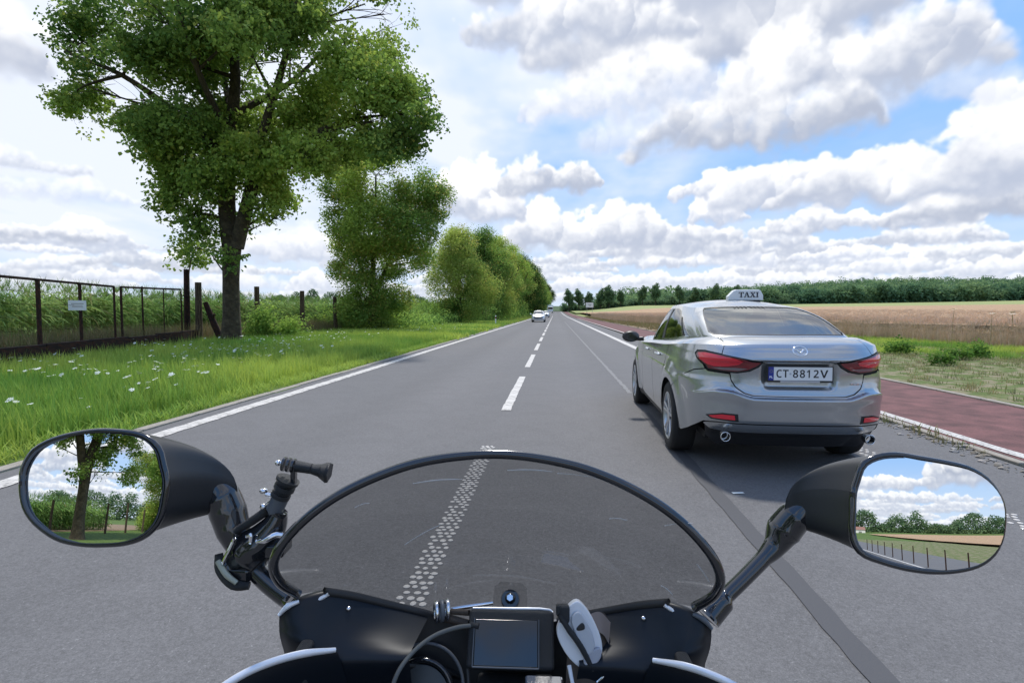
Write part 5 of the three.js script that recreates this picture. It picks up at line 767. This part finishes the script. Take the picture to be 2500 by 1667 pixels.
// action-camera mount on the left stalk
{ const m = fixed('camera_mount', [-.245, 1.09, -.565], 'black clamp with an empty action-camera mount and thumb screw beside the left mirror', 'mount'), B = [-.245, 1.09, -.565], L = (x, y, z = -.565) => [x - B[0], y - B[1], z - B[2]], tp = (...a) => a.map(([x, y, z, r]) => [...L(x, y, z), r]);
  part('clamp_body', merge([tube(tp([-.272, 1.083, -.562, .012], [-.258, 1.094, -.566, .0215], [-.244, 1.105, -.566, .0205], [-.230, 1.124, -.566, .0135], [-.224, 1.140, -.566, .008]), 9, 4), box(.03, .016, .03, ...L(-.262, 1.078), .005), box(.026, .014, .028, ...L(-.228, 1.103), .004)]), Q.gloss, m);
  part('clamp_jaw', merge([tube(tp([-.281, 1.098, -.556, .004], [-.277, 1.084, -.552, .0055], [-.262, 1.070, -.55, .006], [-.248, 1.068, -.552, .004]), 8, 4)]), Q.plastic, m);
  part('clamp_glint', tube(tp([-.2785, 1.094, -.549, .0028], [-.268, 1.0815, -.546, .003], [-.258, 1.0735, -.546, .0024]), 8, 4), std(C(.42, .43, .34), .5), m);  // pale yellowish strip standing for a reflection along the clamp edge
  part('clamp_highlight', merge([tube(tp([-.2615, 1.117, -.549, .0022], [-.267, 1.103, -.547, .0026], [-.272, 1.0925, -.546, .0018]), 8, 4), tube(tp([-.240, 1.1145, -.549, .002], [-.231, 1.117, -.547, .0034], [-.220, 1.122, -.549, .0032], [-.214, 1.121, -.55, .003]), 8, 4), tube(tp([-.250, 1.119, -.549, .0016], [-.2455, 1.1215, -.548, .0022], [-.2455, 1.113, -.547, .0018]), 8, 4)]), Q.chrome, m);  // thin chrome strips set as highlights on the clamp body
  part('lever', tube(tp([-.268, 1.119, -.562, .0035], [-.252, 1.129, -.563, .0045], [-.236, 1.141, -.564, .0045]), 8, 4), Q.plastic, m);
  const ax = V(.016, .036, 0).normalize(), q = new THREE.Quaternion().setFromUnitVectors(V(0, 1, 0), ax), disc = (r0, r1, h, x, y) => new THREE.CylinderGeometry(r1, r0, h, 24).applyQuaternion(q).translate(...L(x, y, -.566));
  part('ball_head', merge([disc(.0085, .0085, .016, -.2265, 1.1475), new THREE.SphereGeometry(.0078, 16, 10).translate(...L(-.2285, 1.140, -.566))]), Q.grey, m);
  part('lock_ring', merge([disc(.0098, .0098, .0045, -.2235, 1.1565), disc(.0082, .0082, .004, -.2216, 1.1605), disc(.0105, .0105, .0045, -.2197, 1.1645), disc(.0084, .0084, .0035, -.218, 1.1685), disc(.0115, .012, .0032, -.2167, 1.1715)]), Q.plastic, m);
  part('wing_nut', merge([rod(L(-.231, 1.155), L(-.2385, 1.1575), .0022), new THREE.SphereGeometry(.0042, 12, 8).scale(1, .7, 1).translate(...L(-.2405, 1.1605)), new THREE.SphereGeometry(.0036, 12, 8).translate(...L(-.2405, 1.144)), rod(L(-.2405, 1.144), L(-.234, 1.149), .002)]), Q.chrome, m);
  const bx = V(.048, -.0068, 0).normalize(), q2 = new THREE.Quaternion().setFromUnitVectors(V(0, 1, 0), bx), rollr = (r0, r1, h, x, y, n = 20) => new THREE.CylinderGeometry(r1, r0, h, n).applyQuaternion(q2).translate(...L(x, y, -.566));
  part('prong', merge([0, 1, 2].map((k) => rollr(.0072, .0072, .0023, -.2205 + k * .0047, 1.1883 - k * .0007)).concat([box(.005, .02, .008, ...L(-.2105, 1.178, -.566), .0015).applyMatrix4(new THREE.Matrix4())])), Q.gloss, m);
  part('thumb_screw', merge([rollr(.0058, .0052, .016, -.2005, 1.1855), rollr(.0052, .0068, .009, -.1875, 1.1835), rollr(.0068, .0112, .008, -.1805, 1.1825, 5), rollr(.0112, .0105, .003, -.1755, 1.1817, 5)]), Q.plastic, m);
  part('screw_tip', merge([new THREE.SphereGeometry(.0032, 12, 8).translate(...L(-.2265, 1.1893, -.566)), rod(L(-.2265, 1.1893, -.566), L(-.2215, 1.1886, -.566), .0022)]), Q.chrome, m);
}
// navigation screen in the middle of the dash
{ const b = [.0145, 1.028, -.50], m = fixed('navigation_device', b, 'black navigation device with a small dark screen on the motorcycle dash', 'device'), tilt = (g) => g.rotateX(-.62).translate(.0145 - b[0], 1.0495 - b[1], -.506 - b[2]);
  part('case', tilt(box(.080, .050, .020, 0, 0, -.010, .004)), Q.plastic, m);
  part('display', tilt(box(.058, .038, .0015, -.0045, -.0035, .0004, .0006)), Q.screen, m);
  part('bezel', merge([box(.060, .0014, .0016, -.0045, -.0235, .0012, .0005), box(.0010, .040, .0014, .0255, -.0035, .001, .0004), box(.0010, .040, .0014, -.0345, -.0035, .001, .0004)].map(tilt)), Q.grey, m);
  part('top_edge', tilt(tube([[-.037, .0252, -.004, .0011], [0, .0258, -.004, .0013], [.036, .0256, -.004, .0013], [.039, .0235, -.003, .0009]], 8, 3)), Q.silver, m);
  part('bracket', tilt(box(.05, .02, .03, 0, -.015, -.034, .004)), Q.rubber, m);
  const c = fixed('power_cable', [-.03, 1.057, -.515], 'grey cable curving from the left of the navigation device down to the round gauge', 'cable'); part('sleeve', tube([[-.022, 1.0575, -.512, .0019], [-.035, 1.0575, -.508, .0021], [-.055, 1.0555, -.497, .0019], [-.071, 1.0505, -.48, .0019], [-.081, 1.042, -.465, .0019], [-.087, 1.025, -.455, .0019]].map(([x, y, z, r]) => [x + .03, y - 1.057, z + .515, r]), 8, 5), std(C(.10, .105, .10), .6), c); part('plug', rod([.006, .0005, .002], [.0145, .0006, .0045], .0028, 10), Q.plastic, c);
}
{ const b = [.075, 1.045, -.5], m = fixed('white_gadget', [.0737, 1.0477, -.484], 'white and grey rounded gadget held by a black strap right of the navigation device', 'gadget'), sh = (pts) => { const s = new THREE.Shape(); new THREE.CatmullRomCurve3(pts.map(([x, y]) => V(x - b[0], y - b[1], 0)), true, 'centripetal').getPoints(48).forEach((p, i) => i ? s.lineTo(p.x, p.y) : s.moveTo(p.x, p.y)); return s; }, ex = (s, d, z) => new THREE.ExtrudeGeometry(s, { depth: d, bevelEnabled: true, bevelThickness: .0015, bevelSize: .0014, bevelSegments: 3, curveSegments: 6 }).translate(0, 0, z), lean = (g) => g.rotateX(-.22).scale(.975, .975, .975);
  part('gadget_body', lean(ex(sh([[.0585, 1.074], [.062, 1.080], [.067, 1.0885], [.0735, 1.0925], [.081, 1.0865], [.089, 1.074], [.0945, 1.060], [.0945, 1.0495], [.0875, 1.041], [.0785, 1.0385], [.068, 1.046], [.0595, 1.058], [.0565, 1.067]]), .007, -.004)), Q.white, m);
  part('inner_ridge', lean(ex(sh([[.069, 1.079], [.0735, 1.0845], [.0795, 1.078], [.0855, 1.067], [.0875, 1.057], [.0835, 1.051], [.0785, 1.056], [.0735, 1.066]]), .0018, .0052)), std(C(.46, .48, .52), .35), m);
  part('grey_foot', lean(ex(sh([[.082, 1.049], [.088, 1.053], [.093, 1.0545], [.0935, 1.049], [.0875, 1.042], [.081, 1.0425]]), .0016, .005)), std(C(.36, .37, .42), .4), m);
  part('arrow_mark', lean(ex(sh([[.0735, 1.0715], [.0785, 1.0725], [.0775, 1.0755]]), .0008, .0072)), Q.rubber, m);
  part('strap', lean(merge([tube([[.0565, 1.083, .008, .0022], [.066, 1.070, .0088, .0026], [.076, 1.0575, .0088, .0026], [.088, 1.037, .006, .0026]].map(([x, y, z, r]) => [x - b[0], y - b[1], z, r]), 8, 4)])), Q.plastic, m);
  part('clip', lean(merge([box(.0095, .016, .010, .0615 - b[0], 1.083 - b[1], .004, .003), box(.005, .010, .008, .0565 - b[0], 1.086 - b[1], .004, .002)])), Q.plastic, m);
  part('lead', tube([[.066, 1.045, -.488, .0019], [.0685, 1.035, -.478, .0016], [.073, 1.022, -.465, .0016], [.08, 1.0, -.45, .0016]].map(([x, y, z, r]) => [x - b[0], y - b[1], z - b[2], r]), 8, 4), Q.white, m);
  const w = fixed('strap_pouch', [.0936, 1.044, -.493], 'worn dark brown pouch behind the white gadget', 'pouch'); part('pouch_body', ribbon([[[-.028, .02, 0], [-.01, .034, -.004], [.004, .036, -.008], [.010, .026, -.008]], [[-.03, -.02, .012], [-.012, -.012, .016], [.002, -.012, .012], [.010, -.014, 0]], [[-.028, -.06, .03], [-.012, -.06, .032], [0, -.06, .028], [.008, -.06, .016]]]), Object.assign(Q.brown, { side: THREE.DoubleSide }), w); part('flap', ribbon([[[-.012, .036, -.002], [0, .038, -.005], [.0105, .028, -.006]], [[-.008, .026, .004], [.002, .022, .003], [.0085, .012, .001]]]), std(C(.22, .17, .145), .6, { side: THREE.DoubleSide }), w); part('stud', tube([[-.004, -.012, .0185, .0008], [.001, -.008, .018, .0012], [.004, -.004, .0165, .0010]], 6, 3), Q.chrome, w);
}
scene.traverse((o) => { if (o.isMesh) { o.castShadow = true; o.receiveShadow = true; } });
renderer.render(scene, camera);
